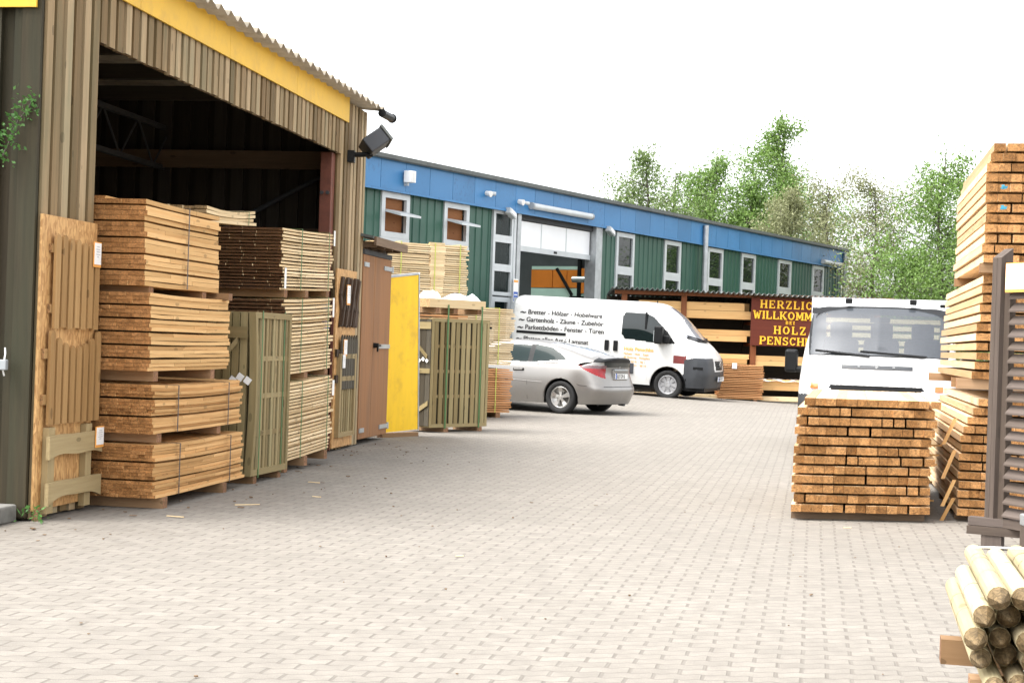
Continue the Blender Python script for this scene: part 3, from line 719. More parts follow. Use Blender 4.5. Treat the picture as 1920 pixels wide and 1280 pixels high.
# ---------------------------------------------------------------- packs of fence panels
def fence_pack(label,o,ex,back,w_,h_,npan,th,nsl,fr,slw,rails,mat,group,arch=0.,lean=0.,weave=False):
    """o: foot of the visible near edge, ex: along the panel, back: towards the panels behind"""
    o,ex,back=Vector(o),Vector(ex).normalized(),Vector(back).normalized()
    root=thing('fence_panel_pack',label,'fence panels',tuple(o),group)
    for k in range(npan):
        b=o+back*(th*k)+ex*random.uniform(-.012,.012); up=(UP+back*lean).normalized()
        def bow(z): return back*(-arch*(1-(z/h_*2-1)**2)) if k==0 else back*0
        hh=h_-random.uniform(0,.02)
        fm=MB()
        fm.board(b+up*.0,up*hh,ex*fr,back*th*.86,segs=6,bend=lambda q:bow(q*hh)); fm.board(b+ex*(w_-fr),up*hh,ex*fr,back*th*.86)
        fm.board(b+ex*fr,ex*(w_-2*fr),up*fr,back*th*.8); fm.board(b+ex*fr+up*(hh-fr),ex*(w_-2*fr),up*fr,back*th*.8)
        pn=fm.build('panel_frame',mat,root)
        if k in (0,):
            for i in range(nsl):
                m=MB(); x=fr+(w_-2*fr)*(i+.5)/nsl-slw/2
                wv=(lambda q: back*(.005*math.cos(q*math.pi*(len(rails)+1)+(math.pi if i%2 else 0)))) if weave else None
                m.board(b+ex*x+up*fr+back*((.001 if i%2 else .009) if weave else .012+(.0 if i%2 else .006)),up*(hh-2*fr),ex*slw,back*.014,segs=1); m.build('slat',mat,pn)
            for z in rails:
                m=MB(); m.board(b+ex*fr+up*(hh*z)+back*(.0245 if weave else .014),ex*(w_-2*fr),up*.045,back*.02); m.build('rail',M['greenlight'] if weave else mat,pn)
            m=MB(); m.board(b+ex*fr+back*(.062),ex*(w_-2*fr),up*(hh),back*.006); m.build('panel_behind',M['stainedgrey'],root)
        elif k==1 or k==2:
            m=MB(); m.board(b+ex*-.004+up*(hh*.86),back*(th*3),up*.07,ex*.02); m.build('cross_batten',mat,root)
    return root
fp=fence_pack('strapped pack of tall narrow slatted fence panels, bowed, with small white tags',S(3.16,.50,.07),Vector((.19,.98,0)),-n,.98,1.47,6,.075,10,.055,.055,(.24,.47,.70),M['green'],'fence panel packs',arch=.025)
for k in range(3):
    m=MB(); c_=S(3.135,.46-.07*k,.88+.03*(k%2)); m.board(c_,-n*.05+UP*.035,UP*.05+n*.035,-d*.004); m.build('white_tag',M['paper'],fp)
m=MB(); m.board(S(3.33,.508,.05),UP*1.5,d*.02,n*.004); m.build('strap',M['strapgreen'],fp)
m=MB(); m.board(S(3.96,.512,.05),UP*1.5,d*.02,n*.004); m.build('strap',M['strapgreen'],fp)
for s_ in (3.24,3.94):
    m=MB(); m.board(S(s_,.5,0),-n*.6,d*.09,UP*.065); m.build('bearer',M['bearer'],fp)
m=MB(); m.board(S(3.14,.44,1.30),-n*.40,UP*.10,-d*.02); m.build('side_batten',M['green'],fp)
m=MB(); m.board(S(3.135,.10,.95),n*.25+UP*.3,UP*.06,-d*.02); m.build('side_batten',M['green'],fp)
A=Vector((-1.146,22.24,.07)); B=Vector((-.335,23.17,.07)); ex=(B-A).normalized(); bk=Vector((-ex.y,ex.x,0))
fp=fence_pack('pack of woven-slat fence panels strapped upright beside the yellow board',A,ex,bk,(B-A).length,1.58,6,.08,10,.05,.079,(.27,.5,.73),M['green'],'fence panel packs',weave=True)
for f in (.24,.83):
    m=MB(); m.board(A+ex*((B-A).length*f)-bk*.012-UP*.02,UP*1.8,ex*.03,bk*.004); m.build('strap',M['strapgreen'],fp)
    m=MB(); m.board(A+ex*((B-A).length*f)+bk*.0-UP*.07,bk*.5,ex*.1,UP*.065); m.build('bearer',M['bearer'],fp)
m=MB()
for k in range(5): m.board(A-ex*.022+bk*(.01+.096*k)+UP*.02,UP*1.54,bk*.09,ex*.016)
m.build('side_planks',M['stainedgrey'],fp)
for q0,q1,h_ in ((UP*.32+bk*.02,bk*.42-UP*.24,.07),(UP*.98+bk*.06,bk*.40+UP*.34,.06),(UP*.78+bk*.0,bk*.48,.07),(UP*1.42+bk*.0,bk*.48,.10)):
    m=MB(); m.board(A-ex*.024+q0,q1,UP*h_,-ex*.014); m.build('side_batten',M['green'],fp)
for k in range(5):
    m=MB(); m.board(A-ex*.043+bk*(.05+.075*k)+UP*(.93+.02*(k%2)),bk*.04+UP*.03,UP*.035-bk*.03,-ex*.004); m.build('white_tag',M['paper'],fp)
pk=thing('timber_plank','pale plank lying across the top of the woven fence panels','plank',tuple(A+UP*1.7))
m=MB(); m.board(A-ex*.08+bk*.0+UP*1.735,ex*1.2,bk*.3,UP*.125); m.build('plank_body',M['palelight'],pk)
for f in (.1,.42,.85):
    m=MB(); m.board(A+ex*(1.2*f-.05)+bk*.02+UP*1.655,bk*.4,ex*.08,UP*.078); m.build('bearer',M['bearer'],pk)
# white plastic sacks on the plank
def sack(label,c,ex_,ey_,w_,dp,h_,seed,horn=0):
    random.seed(seed); m=MB(); P=[]
    for i in range(15):
        row=[]
        for j in range(11):
            a,b=i/14*2-1,j/10*2-1; rr=max(0,1-abs(a)**2.4)*max(0,1-abs(b)**2.4)
            z=h_*rr**.45*(1+.25*math.sin(5*a+seed)+.15*math.sin(9*b+3*a))+horn*max(0,a-.6)**1.2*2*(1-abs(b))
            row.append(c+ex_*(a*w_/2)+ey_*(b*dp/2)+UP*max(0,z))
        P.append(row)
    m.grid(P); o=m.build('plastic_sack',M['sack'],smooth_=True); tag(o,label,'sack','white plastic sacks on the plank')
sack('larger crumpled white plastic sack with a horn-like corner on the plank',A+ex*.72+bk*.16+UP*1.86,ex,bk,.62,.28,.075,3,.14)
sack('smaller white plastic bag at the plank end beside the yellow board',A+ex*.08+bk*.16+UP*1.86,ex,bk,.26,.26,.10,5)
random.seed(21)
# yellow board
yb=thing('yellow_board','bright yellow upright board with a grey metal edge beside the brown door','board',(-1.70,20.9,0))
ya=Vector((-1.745,20.75,.06)); yx=Vector((.60,.80,0)).normalized(); yn=Vector((.8,-.6,0)); yu=(UP-yx*.02).normalized()
m=MB(); 
m.prism([ya+yu*0,ya+yx*.80+UP*.035,ya+yx*.71+UP*2.16,ya-yx*.09+yu*2.06],-yn*.04); m.build('yellow_face',M['yellow'],yb)
m=MB(); m.prism([ya+UP*2.062-yx*.10+yn*.006,ya+yx*.71+UP*2.166+yn*.006,ya+yx*.71+UP*2.195+yn*.006,ya+UP*2.095-yx*.10+yn*.006],-yn*.05)
m.prism([ya+yx*.803+yn*.006+UP*.03,ya+yx*.823+yn*.006+UP*.03,ya+yx*.733+yn*.006+UP*2.195,ya+yx*.713+yn*.006+UP*2.165],-yn*.05); m.build('metal_edge',M['galv'],yb)
m=MB(); m.board(ya-UP*.06+yx*.05-yn*.08,yx*.75,yn*.1,UP*.055); m.build('bearer',M['bearer'],yb)
# bundles beyond
fx=Vector((.86,.51,0)).normalized(); fw=Vector((-fx.y,fx.x,0))
G3='slat bundles between yellow board and car'
rt,P=bundle('slat_bundle','reddish bundle of slats under the tall pale bundle, half hidden by plank and sacks',G3,Vector((-2.0,25.4,0)),fx,fw,1.45,1.0,1.78,34,6,M['orange'],fill=.6,z_b=.1,bearers=(.1,.8),bp=0,nvis=34,bname='slat')
rt,P=bundle('slat_bundle','tall pale bundle of fine slats stacked highest in front of green wall',G3,Vector((-2.25,25.2,1.89)),fx,fw,1.70,1.1,.98,27,7,M['palelight'],fill=.68,z_b=.07,straps=(.25,.62,.9),smat='strapyellow',bearers=(.55,.75),bp=0,nvis=60,bname='slat',split=.15,sag=.008,jl=.015)
m=MB()
for r in range(11,27): m.board(P(.98+random.uniform(-.01,.01),-.006,.09+r*.0363),fx*.28,fw*.05,UP*.0355)
for r in range(0,11): m.board(P(1.0+random.uniform(-.01,.01),-.006,.09+r*.0363),fx*.24,fw*.05,UP*.03)
m.build('upright_infill_boards',M['palelight'],rt)
rt,P=bundle('slat_bundle','orange-tinted slat bundle on the ground beside the silver car',G3,Vector((-.90,26.9,0)),fx,fw,1.06,1.0,.78,19,6,M['orange'],fill=.68,z_b=.09,straps=(.68,),smat='strapyellow',bearers=(.1,.72),bp=0,nvis=40,bname='slat')
rt,P=bundle('slat_bundle','pale slat bundle with a black T mark, above the orange-tinted bundle',G3,Vector((-.95,26.9,.90)),fx,fw,1.12,1.0,1.0,27,6,M['palelight'],fill=.68,z_b=.03,straps=(.3,.72),smat='strapyellow',bearers=(),nvis=50,bname='slat',jl=.03)
m=MB(); m.board(P(.43,-.02,.66),fx*.24,UP*.035,fw*-.006); m.board(P(.53,-.02,.30),UP*.36,fx*.035,fw*-.005); m.build('black_mark',M['blackplastic'],rt)

# ---------------------------------------------------------------- right: beam stacks
qd=Vector((.215,.977,0)).normalized(); qw=Vector((1,.10,0)).normalized()
def shf(r): return [.0,.02,.0,.0,.005,.005,.01,.03,.01,.02,.03,.085][r]*1.0
rt,P=bundle('beam_stack','waist-high stack of square sawn beams standing alone before the white truck','square beam stacks',Vector((2.27,12.36,0)),qd,qw,3.0,1.115,.93,12,13,M['beam'],fill=.745,colgap=.2,colfill=.985,z_b=.07,jl=.022,jw=.004,bearers=(.05,.5,.9),bp=.0,bmat='old',shift=shf,nvis=100,bname='beam',cat='beam stack')
m=MB(); st=[]
for r in range(1,12):
    m=MB(); a=P(random.uniform(.25,.5),1.1+random.uniform(-.03,.05),.07+r*.0775-.0145); m.board(a,qw*random.uniform(.06,.14),qd*.03,UP*.013); m.build('sticker',M['fresh'],rt)
rd=Vector((.203,.979,0)).normalized(); rw=Vector((rd.y,-rd.x,0))
GR='square beam stacks'
rt,P=bundle('beam_stack','lowest of three beam stacks behind the louvred fence, loose sticks jutting out','square beam stacks',Vector((3.69,12.68,0)),rd,rw,4.1,1.25,.98,13,14,M['beam'],fill=.745,colgap=.2,colfill=.985,z_b=.05,jl=.025,bmat='old',bearers=(.05,.5,.9),bp=0,nvis=100,bname='beam',cat='beam stack',shift=lambda r:[.0,.01,.0,.01,.0,.01,.0,.02,.01,.03,.06,.10,.14][r])
for (l_,z0,dz,dl) in ((.10,.62,.22,.10),(.06,.34,.24,.12),(.0,.12,.22,.13),(.02,.0,.19,.05)):
    m=MB(); m.board(P(l_,-.10,z0),rw*.09+UP*dz,rd*.03,-rw*.03+UP*.0); m.build('sticker',M['fresh'],rt)
rt,P=bundle('beam_stack','middle of three beam stacks behind the louvred fence, its side bright','square beam stacks',Vector((3.74,12.6,1.09)),rd,rw,4.2,1.2,.86,11,13,M['beam'],fill=.745,colgap=.2,colfill=.985,z_b=.085,jl=.02,bearers=(.01,.14,.9),bp=.10,nvis=100,bname='beam',cat='beam stack',shift=lambda r:.02+.005*r+random.uniform(-.015,.015))
rt,P=bundle('beam_stack','topmost of three beam stacks behind the louvred fence, blue paint on two beam ends','square beam stacks',Vector((3.77,12.45,2.035)),rd,rw,3.0,1.2,.98,12,13,M['beam'],fill=.745,colgap=.2,colfill=.985,z_b=.08,jl=.02,bearers=(.01,.9),bp=.02,nvis=100,bname='beam',cat='beam stack',shift=lambda r:.0+.015*max(0,r-8)+random.uniform(-.015,.015))
bm=plain('blue marking spray',(.03,.22,.32),.7,0,.6,40)
for r,c_ in ((5,1),(7,1)):
    m=MB(); a=P(-.032,c_*.0925+.014,.08+r*.0817+.014); m.prism([a+rw*x+UP*z for x,z in ((0,.008),(.02,0),(.055,.006),(.06,.028),(.04,.024),(.03,.038),(.008,.034),(.014,.02))],-rd*.004); m.build('blue_paint_mark',bm,rt)
# louvred fence on a post
lf=thing('louvred_fence','grey-brown louvred fence panel between square posts on timber feet','fence',(3.4,11.05,0))
fxv=Vector((.36,-.93,0)).normalized(); fnv=Vector((-.93,-.36,0)).normalized()
pb=Vector((3.405,11.02,.16))
for off in (0,.049):
    m=MB(); m.prism([pb+fxv*off,pb+fxv*(off+.046),pb+fxv*(off+.046)-fnv*.10,pb+fxv*off-fnv*.10],UP*1.97)
    for i in (4,5): 
        v_=m.v[i]; m.v[i]=(v_[0],v_[1],v_[2]-.07)
    m.wp=[(p[2]+off*9,p[0]+off,p[1]) for p in m.v]
    m.build('post',M['louver'],lf)
po=pb+fxv*.098-fnv*.035
for x_,w_ in ((0,.06),(1.62,.06)):
    m=MB(); m.board(po+fxv*x_,UP*1.86,fxv*w_,-fnv*.05); m.build('frame_stile',M['louver'],lf)
for z in (0.0,1.80):
    m=MB(); m.board(po+fxv*.06+UP*z,fxv*1.56,UP*.06,-fnv*.05); m.build('frame_rail',M['louver'],lf)
for i in range(19):
    m=MB(); m.board(po+fxv*.06+fnv*.012+UP*(.075+i*.09),fxv*1.56,-fnv*.05+UP*.055,UP*.012); m.build('slat',M['louver'],lf)
m=MB(); pb2=pb+fxv*1.79; m.board(pb2,UP*1.97,fxv*.095,-fnv*.10); m.build('post',M['louver'],lf)
fv=Vector((.86,-.51,0)).normalized(); fo=Vector((3.27,10.98,.10))
for k in range(2):
    m=MB(); m.board(fo+UP*(.0+.06*k)+Vector((-fv.y,fv.x,0))*(.0 if k==0 else .03),fv*1.0,UP*.057,Vector((-fv.y,fv.x,0))*(.12-.03*k)); m.build('foot_beam',M['louver'],lf)
m=MB(); m.board(fo+fv*.1-UP*.10+Vector((-fv.y,fv.x,0))*.01,UP*.098,fv*.14,Vector((-fv.y,fv.x,0))*.10); m.build('foot_block',M['louver'],lf)
m=MB(); m.board(fo+fv*.8-UP*.10+Vector((-fv.y,fv.x,0))*.01,UP*.098,fv*.14,Vector((-fv.y,fv.x,0))*.10); m.build('foot_block',M['louver'],lf)
card(lf,po+fxv*.06+fnv*.035+UP*1.66,fxv,UP,fnv,.36,.19)
# short square post at the frame edge
sp=thing('square_post','short dark square post with a pale band beside the louvred fence foot','post',(3.55,10.5,0))
m=MB(); m.board(Vector((3.50,10.40,0)),UP*.22,Vector((.13,0,0)),Vector((0,.13,0))); m.build('post_shaft',M['louver'],sp)
m=MB(); m.board(Vector((3.495,10.395,.2205)),UP*.08,Vector((.14,0,0)),Vector((0,.14,0))); m.build('post_cap',M['galv'],sp,bevel=.01)
# round pointed posts
rp=thing('round_post_bundle','bundle of peeled round fence posts with hewn points tied with white string','post bundle',(2.2,6.6,0))
ax=Vector((.22,.975,0)).normalized(); bx_=Vector((ax.y,-ax.x,0))
r0=.038; o0=Vector((1.555,5.06,.25))
rows=[(0,.055,9),(1,.014,9),(2,-.005,9),(3,.025,9),(4,.06,7)]
cnt=0
for r,off,cn in rows:
    for c_ in range(cn):
        rr=r0*random.uniform(.86,1.08); 
        p=o0+bx_*(off+c_*.082+random.uniform(-.006,.006))+UP*(.040+r*.0705+random.uniform(-.004,.004))+ax*random.uniform(-.08,.14)
        q=p+ax*random.uniform(.98,1.25)
        tip=p-ax*.085+UP*random.uniform(-.012,.012)
        m=MB(); n_=14
        m.cyl(p,q,rr,rr*.97,n_,True,random.random(),0)
        # hewn four-sided point
        a=bx_; b=ax.cross(bx_); rot=random.uniform(0,1.5); base=[]
        for i in range(8):
            t=rot+2*math.pi*i/8; base.append(p+(a*math.cos(t)+b*math.sin(t))*rr*.995)
        k=m.verts(base+[tip+a*rr*.10,tip-a*rr*.10,tip+b*rr*.1,tip-b*rr*.1]); rv=random.random()
        w0=len(m.f)
        for i in range(8):
            j=(i+1)%8; tgt=k+8+[0,2,2,1,1,3,3,0][i]; tg2=k+8+[0,2,2,1,1,3,3,0][j]
            m.face((k+i,k+j,tg2,tgt) if tg2!=tgt else (k+i,k+j,tgt),random.random(),1.,1)
        m.face((k+8,k+10,k+9,k+11),rv,1.,1)
        ob=m.build('round_post',[M['post'],M['postend']],rp)
        for _ in range(random.randint(1,3)):
            m=MB(); f_=random.uniform(.08,.9); g_=p.lerp(q,f_); tl2=Vector((random.gauss(0,.25),random.gauss(0,.1),random.gauss(0,.25)))
            aa=(ax+tl2).normalized(); m.cyl(g_-aa*.0035,g_+aa*.0035,rr*1.012,rr*1.012,14,False); m.build('knot_ring',M['knot'],ob)
        cnt+=1
m=MB(); m.tube([o0+ax*.92+bx_*.045+UP*.372,o0+ax*.92+bx_*.4+UP*.382,o0+ax*.92+bx_*.75+UP*.372],.004,6); m.build('white_string',M['string'],rp)
for l_,pr in ((.98,.06),(.25,.0)):
    m=MB(); m.board(o0+ax*l_-bx_*pr-UP*.098,bx_*.95,ax*.1,UP*.096); m.build('bearer',M['bearer'],rp)
    for w_ in (.12,.7):
        m=MB(); m.board(o0+ax*l_+bx_*w_-UP*.25,bx_*.12,ax*.1,UP*.15); m.build('support_block',M['bearer'],rp)
lp_=thing('loose_post','pale loose round post propped under the tied post bundle','post',(1.7,5.0,0))
m=MB(); m.cyl(Vector((1.635,4.98,.20)),Vector((1.72,6.0,.045)),.036,.036,14,True,.6); m.build('post_shaft',M['post'],lp_)
m=MB(); m.cyl(Vector((1.635,4.98,.20)),Vector((1.628,4.90,.215)),.0358,.008,7,True,.6); m.build('hewn_tip',M['postend'],lp_)
# ---------------------------------------------------------------- blue and green hall
random.seed(5)
O=Vector((-3.32,34.2,0)); e=Vector((.518,.8555,0)).normalized(); nb=Vector((e.y,-e.x,0)); AK=1.2917
def Bp(a,t,z=0): return O+e*(a*AK)+nb*t+UP*z
hall=thing('industrial_hall','long hall of green sheet walls under a blue fascia with grey window frames','building',tuple(O))
def Bbox(m,a0,a1,t0,t1,z0,z1,rnd=None):
    m.board(Bp(a0,t0,z0),e*((a1-a0)*AK),nb*(t1-t0),UP*(z1-z0),random.random() if rnd is None else rnd)
# wall sheets: standing seam ribs, openings left free
def wall_run(a0,a1,z0,z1):
    m=MB(); prof=[]; step=.30/AK; a=a0
    pts=[(a0,0)]
    k=math.ceil(a0/step)
    while k*step<a1:
        c=k*step
        for da,t in ((-.018,0),(-.010,.022),(.010,.022),(.018,0)):
            if a0<c+da<a1: pts.append((c+da,t))
        k+=1
    pts.append((a1,0))
    m.grid([[Bp(a_,t,z0),Bp(a_,t,z1)] for a_,t in pts],.5)
    m.build('wall_sheet',M['greenwall'],hall)
TW=((9.25,10.14),(11.72,12.63),(14.21,15.16),(16.37,17.32),(18.97,19.95),(21.65,22.6))
SW=((.40,1.24),(2.35,3.20))
edges=[-6]; 
for a0,a1 in SW: wall_run(edges[-1],a0,-.1,4.75); edges.append(a1); wall_run(a0,a1,-.1,3.58)
wall_run(edges[-1],4.05,-.1,4.75)
wall_run(8.50,TW[0][0],-.1,4.75)
for i,(a0,a1) in enumerate(TW):
    wall_run(a0,a1,-.1,1.6); wall_run(a1,TW[i+1][0] if i<5 else 24.2,-.1,4.75)
# far end wall and roof
m=MB(); m.prism([Bp(24.2,0,-.1),Bp(24.2,-16,-.1),Bp(24.2,-16,5.2),Bp(24.2,0,5.2)],-e*.1); m.build('wall_sheet',M['greenwall'],hall)
m=MB(); m.board(Bp(-6,-.9,5.43),e*(30.55*AK),-nb*.5,UP*.08); m.board(Bp(-6,-6.9,5.43),e*(30.55*AK),-nb*10,UP*.08)
m.board(Bp(-6,-1.4,5.43),e*(9.2*AK),-nb*5.5,UP*.08); m.board(Bp(10.1,-1.4,5.43),e*(14.45*AK),-nb*5.5,UP*.08); m.build('roof_deck',M['gutter'],hall)
m=MB(); m.board(Bp(3.2,-1.35,5.53),e*(6.9*AK),-nb*5.6,UP*.02); m.build('added_rooflight',M['clearglass'],hall)  # unseen glazed opening, added to let sky light into the hall
m=MB(); a=-6
while a<24.4:
    b=min(a+.75,24.45); m.prism([Bp(a,.22,5.31),Bp(a,.27,5.34),Bp(a,.27,5.43),Bp(a,-.9,5.51),Bp(a,-.9,5.44),Bp(a,.20,5.38)],e*((b-a)*AK-.008)); a=b
m.build('roof_edge',M['gutter'],hall)
m=MB(); a=-6.52
while a<24.2:
    m.board(Bp(a+.004,.10,4.68),UP*.69,e*(.75*AK-.012),nb*.05); a+=.75
m.build('blue_fascia_panels',M['bluepaint'],hall)
m=MB(); m.board(Bp(-6,.12,4.62),e*(30.3*AK),nb*.05,UP*.055); m.board(Bp(24.22,.155,4.62),-nb*14,e*.04,UP*.72); m.build('blue_edge_trim',M['bluepaint'],hall)
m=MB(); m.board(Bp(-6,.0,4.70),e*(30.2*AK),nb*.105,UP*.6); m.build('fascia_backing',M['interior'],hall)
# window builder
def frame(m,a0,a1,z0,z1,fr,t0=-.03,t1=.05):
    w_=fr/AK
    Bbox(m,a0,a0+w_,t0,t1,z0,z1); Bbox(m,a1-w_,a1,t0,t1,z0,z1); Bbox(m,a0+w_,a1-w_,t0,t1,z0,z0+fr); Bbox(m,a0+w_,a1-w_,t0,t1,z1-fr,z1)
for i,(a0,a1) in enumerate(SW):
    m=MB(); frame(m,a0,a1,3.60,4.62,.13); wn=m.build('window',M['alu'],hall)
    m=MB(); Bbox(m,a0+.1,a1-.1,-.10,-.08,3.7,4.55); m.build('chipboard_blank',M['osb_shaded'] if 'osb_shaded' in M else M['osb'],wn)
    m=MB(); zc=4.19
    o_=Bp(a0+.11,-.03,zc); m.board(o_,e*((a1-a0-.22)*AK),nb*.50-UP*.12,UP*.05); m.build('tilted_sash',M['alu'],wn)
    m=MB(); Bbox(m,a0-.02,a1+.02,-.02,.045,3.50,3.598); m.build('window_sill',M['alu'],wn)
for i,(a0,a1) in enumerate(TW):
    m=MB(); zs=3.50; frame(m,a0,a1,zs,4.60,.13); frame(m,a0,a1,1.6,zs-.002,.11); wn=m.build('window',M['alu'],hall)
    m=MB(); Bbox(m,a0+.08,a1-.08,-.02,.0,zs+.1,4.5); m.build('pane',M['glass'],wn)
    m=MB(); Bbox(m,a0+.07,a1-.07,-.02,.0,1.65,zs-.1); m.build('pane',M['glass'],wn)
# strip window and glazed leaf door
m=MB(); fr=.12
for z0,z1 in ((3.93,4.64),(3.20,3.928),(2.50,3.198)): frame(m,4.08,4.82,z0,z1,.09)
st=m.build('window',M['alu'],hall)
for z0,z1 in ((3.98,4.58),(3.26,3.87),(2.56,3.14)):
    m=MB(); Bbox(m,4.14,4.76,-.02,0,z0,z1); m.build('pane',M['clearglass'],st)
m=MB(); Bbox(m,4.05,4.078,-.05,.07,-.1,4.66); m.build('window_post',M['alu'],hall)
m=MB(); Bbox(m,4.822,4.90,-.05,.07,-.1,4.66); m.build('window_post',M['alu'],hall)
m=MB(); frame(m,4.12,4.80,.0,2.46,.12,-.03,.04); dl=m.build('glazed_door',M['alu'],hall)
m=MB(); Bbox(m,4.2,4.72,-.01,.005,.1,2.36); m.build('pane',M['glass'],dl)
h0=Bp(4.82,.06,0); hd=(Vector((.93,-.36,0))).normalized()
m=MB()
for x0,x1,z0,z1 in ((0,.12,.05,2.48),(1.03,1.15,.05,2.48),(.12,1.03,.05,.25),(.12,1.03,1.15,1.22),(.12,1.03,2.36,2.48)): m.board(h0+hd*x0+UP*z0,hd*(x1-x0),UP*(z1-z0),Vector((-hd.y,hd.x,0))*.06)
dl=m.build('open_glazed_door',M['alu'],hall)
m=MB(); m.board(h0+hd*.12+UP*.25+Vector((-hd.y,hd.x,0))*.02,hd*.91,UP*2.11,Vector((-hd.y,hd.x,0))*.012); m.build('pane',M['clearglass'],dl)
# sectional door opening
m=MB(); Bbox(m,4.92,5.05,-.1,.10,-.1,4.68); m.build('door_post',M['galv'],hall,bevel=.01)
m=MB(); Bbox(m,8.22,8.50,-.25,.10,-.1,4.68); m.build('door_post',M['galv'],hall,bevel=.01)
m=MB(); Bbox(m,5.05,8.22,-.3,-.02,4.50,4.66); m.build('door_lintel',M['interior'],hall)
m=MB(); sd=None
m=MB()
for k in range(3): Bbox(m,5.07+k*1.045,5.07+(k+1)*1.045-.03,-.12,-.09,3.84,4.48)
sd=m.build('sectional_door_panels',M['bluewhite'],hall)
m=MB(); Bbox(m,5.05,8.2,-.11,-.065,3.70,3.835); 
for k in range(1,3): Bbox(m,5.06+k*1.045-.028,5.06+k*1.045+.0,-.13,-.08,3.84,4.48)
m.build('door_rail',M['alu'],sd)
m=MB(); Bbox(m,6.6,6.72,-.063,-.05,3.74,3.80); m.build('door_lock',M['blackplastic'],sd)
# inside of the hall
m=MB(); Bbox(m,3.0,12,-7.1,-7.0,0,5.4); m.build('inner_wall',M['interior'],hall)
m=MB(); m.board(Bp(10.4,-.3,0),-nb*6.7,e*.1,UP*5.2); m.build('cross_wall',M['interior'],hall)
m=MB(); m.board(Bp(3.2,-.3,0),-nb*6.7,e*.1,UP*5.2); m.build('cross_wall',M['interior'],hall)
def X_(m,t0,t1,z0,z1,off): m.board(Bp(10.4,t0,z0)-e*off,nb*(t1-t0),UP*(z1-z0),-e*.04)
m=MB(); X_(m,-3.6,-2.0,3.58,3.68,.01); X_(m,-3.6,-2.0,2.5,3.02,.01); X_(m,-1.85,-1.42,2.6,2.86,.01); m.build('inner_pale_band',M['mint'],hall)
m=MB()
for t0,t1 in ((-3.6,-2.86),(-2.84,-2.36),(-2.34,-2.0)): X_(m,t0,t1,3.03,3.57,.02)
m.build('orange_inner_panel',M['orangewall'],hall)
m=MB(); X_(m,-1.85,-1.42,2.87,3.62,.03); m.build('orange_inner_panel',M['orangewall'],hall)
m=MB(); X_(m,-1.98,-1.87,0,5,.05); m.cyl(Bp(10.2,-2.6,3.6),Bp(10.2,-2.05,2.8),.05,.05,8); X_(m,-2.15,-1.6,2.66,2.78,.2); X_(m,-3.2,-2.5,2.3,2.56,.3); m.build('hoist_machine',M['blackplastic'],hall)
m=MB(); m.cyl(Bp(9.8,-1.75,3.25),Bp(9.8,-1.2,3.25),.09,.09,12); m.build('duct_pipe',M['galv'],hall)
# downpipes
for a_ in (13.7,24.0):
    m=MB(); m.cyl(Bp(a_,.24,-.1),Bp(a_,.24,5.25),.085 if a_<20 else .09,None,14); 
    dp=m.build('downpipe',M['galv'],hall)
# lamps and fittings on the hall
def fit(name,label,cat,a_,z,grp=None): return thing(name,label,cat,tuple(Bp(a_,.15,z)),grp)
w1=fit('wall_heater_cage','white slatted box lamp on the blue fascia nearest the shed','wall lamp',1.0,4.98)
m=MB(); Bbox(m,.86,1.02,.22,.38,4.88,5.12); m.build('lamp_body',M['grey'],w1,bevel=.02)
m=MB()
for k in range(4): Bbox(m,.855+k*.044,.855+k*.044+.026,.205,.395,4.87,5.13)
m.build('white_slats',M['paper'],w1)
m=MB(); Bbox(m,.92,.97,.15,.25,4.80,4.879); m.build('lamp_bracket',M['alu'],w1)
for a_,z,lab in ((3.63,4.98,'small round camera pair on the blue fascia between heater lamp and tube lamp'),(4.84,4.92,'small spot lamp on the blue fascia above the strip window')):
    w1=fit('wall_spot',lab,'wall lamp',a_,z)
    m=MB(); m.cyl(Bp(a_,.15,z),Bp(a_,.30,z-.03),.06,.075,12); m.build('lamp_head',M['string'],w1)
    m=MB(); m.cyl(Bp(a_+.16,.15,z+.02),Bp(a_+.22,.26,z),.05,.055,12) if a_<4 else m.cyl(Bp(a_+.02,.2,z+.0),Bp(a_+.2,.3,z-.03),.035,.05,12); m.build('lamp_arm',M['alu'],w1)
for a0,a1,z,lab in ((5.26,7.76,4.86,'long grey tube lamp on the blue fascia above the hall door'),(22.1,23.6,4.77,'shorter tube lamp at the far end of the blue fascia')):
    w1=thing('tube_lamp',lab,'tube lamp',tuple(Bp(a0,.2,z)))
    m=MB(); m.cyl(Bp(a0,.23,z),Bp(a1,.23,z),.085,.085,14); m.build('lamp_tube',M['alu'],w1,smooth_=False)
    m=MB(); m.cyl(Bp(a0-.03,.23,z),Bp(a0+.02,.23,z),.092,.092,14); m.build('end_cap',M['grey'],w1)
    m=MB(); m.cyl(Bp(a1-.02,.23,z),Bp(a1+.03,.23,z),.092,.092,14); m.build('end_cap',M['grey'],w1)
for a_,z,lab in ((4.52,4.52,'white-faced floodlight at the top of the strip window'),(8.72,4.49,'grey floodlight on the post beside the hall door')):
    w1=thing('floodlight',lab,'floodlight',tuple(Bp(a_,.2,z)))
    q=e*.22+UP*-.10
    m=MB(); m.board(Bp(a_-.15,.12,z+.06),q*1.4,nb*.16,UP*.14-e*0+q.cross(nb).normalized()*.0); m.build('lamp_housing',M['alu'],w1,bevel=.01)
    m=MB(); m.board(Bp(a_-.12,.285,z+.07),q*1.15,nb*.01,UP*.11); m.build('lamp_glass',M['lampglass'],w1)
w1=thing('notice_board','white and blue notice strip on the post beside the hall door','notice',tuple(Bp(4.86,.1,2.7)))
m=MB(); Bbox(m,4.80,4.98,.105,.115,2.35,2.95); m.build('sheet',M['paper'],w1)
m=MB(); Bbox(m,4.81,4.97,.1155,.1175,2.38,2.62); m.build('blue_band',M['euroblue'],w1)
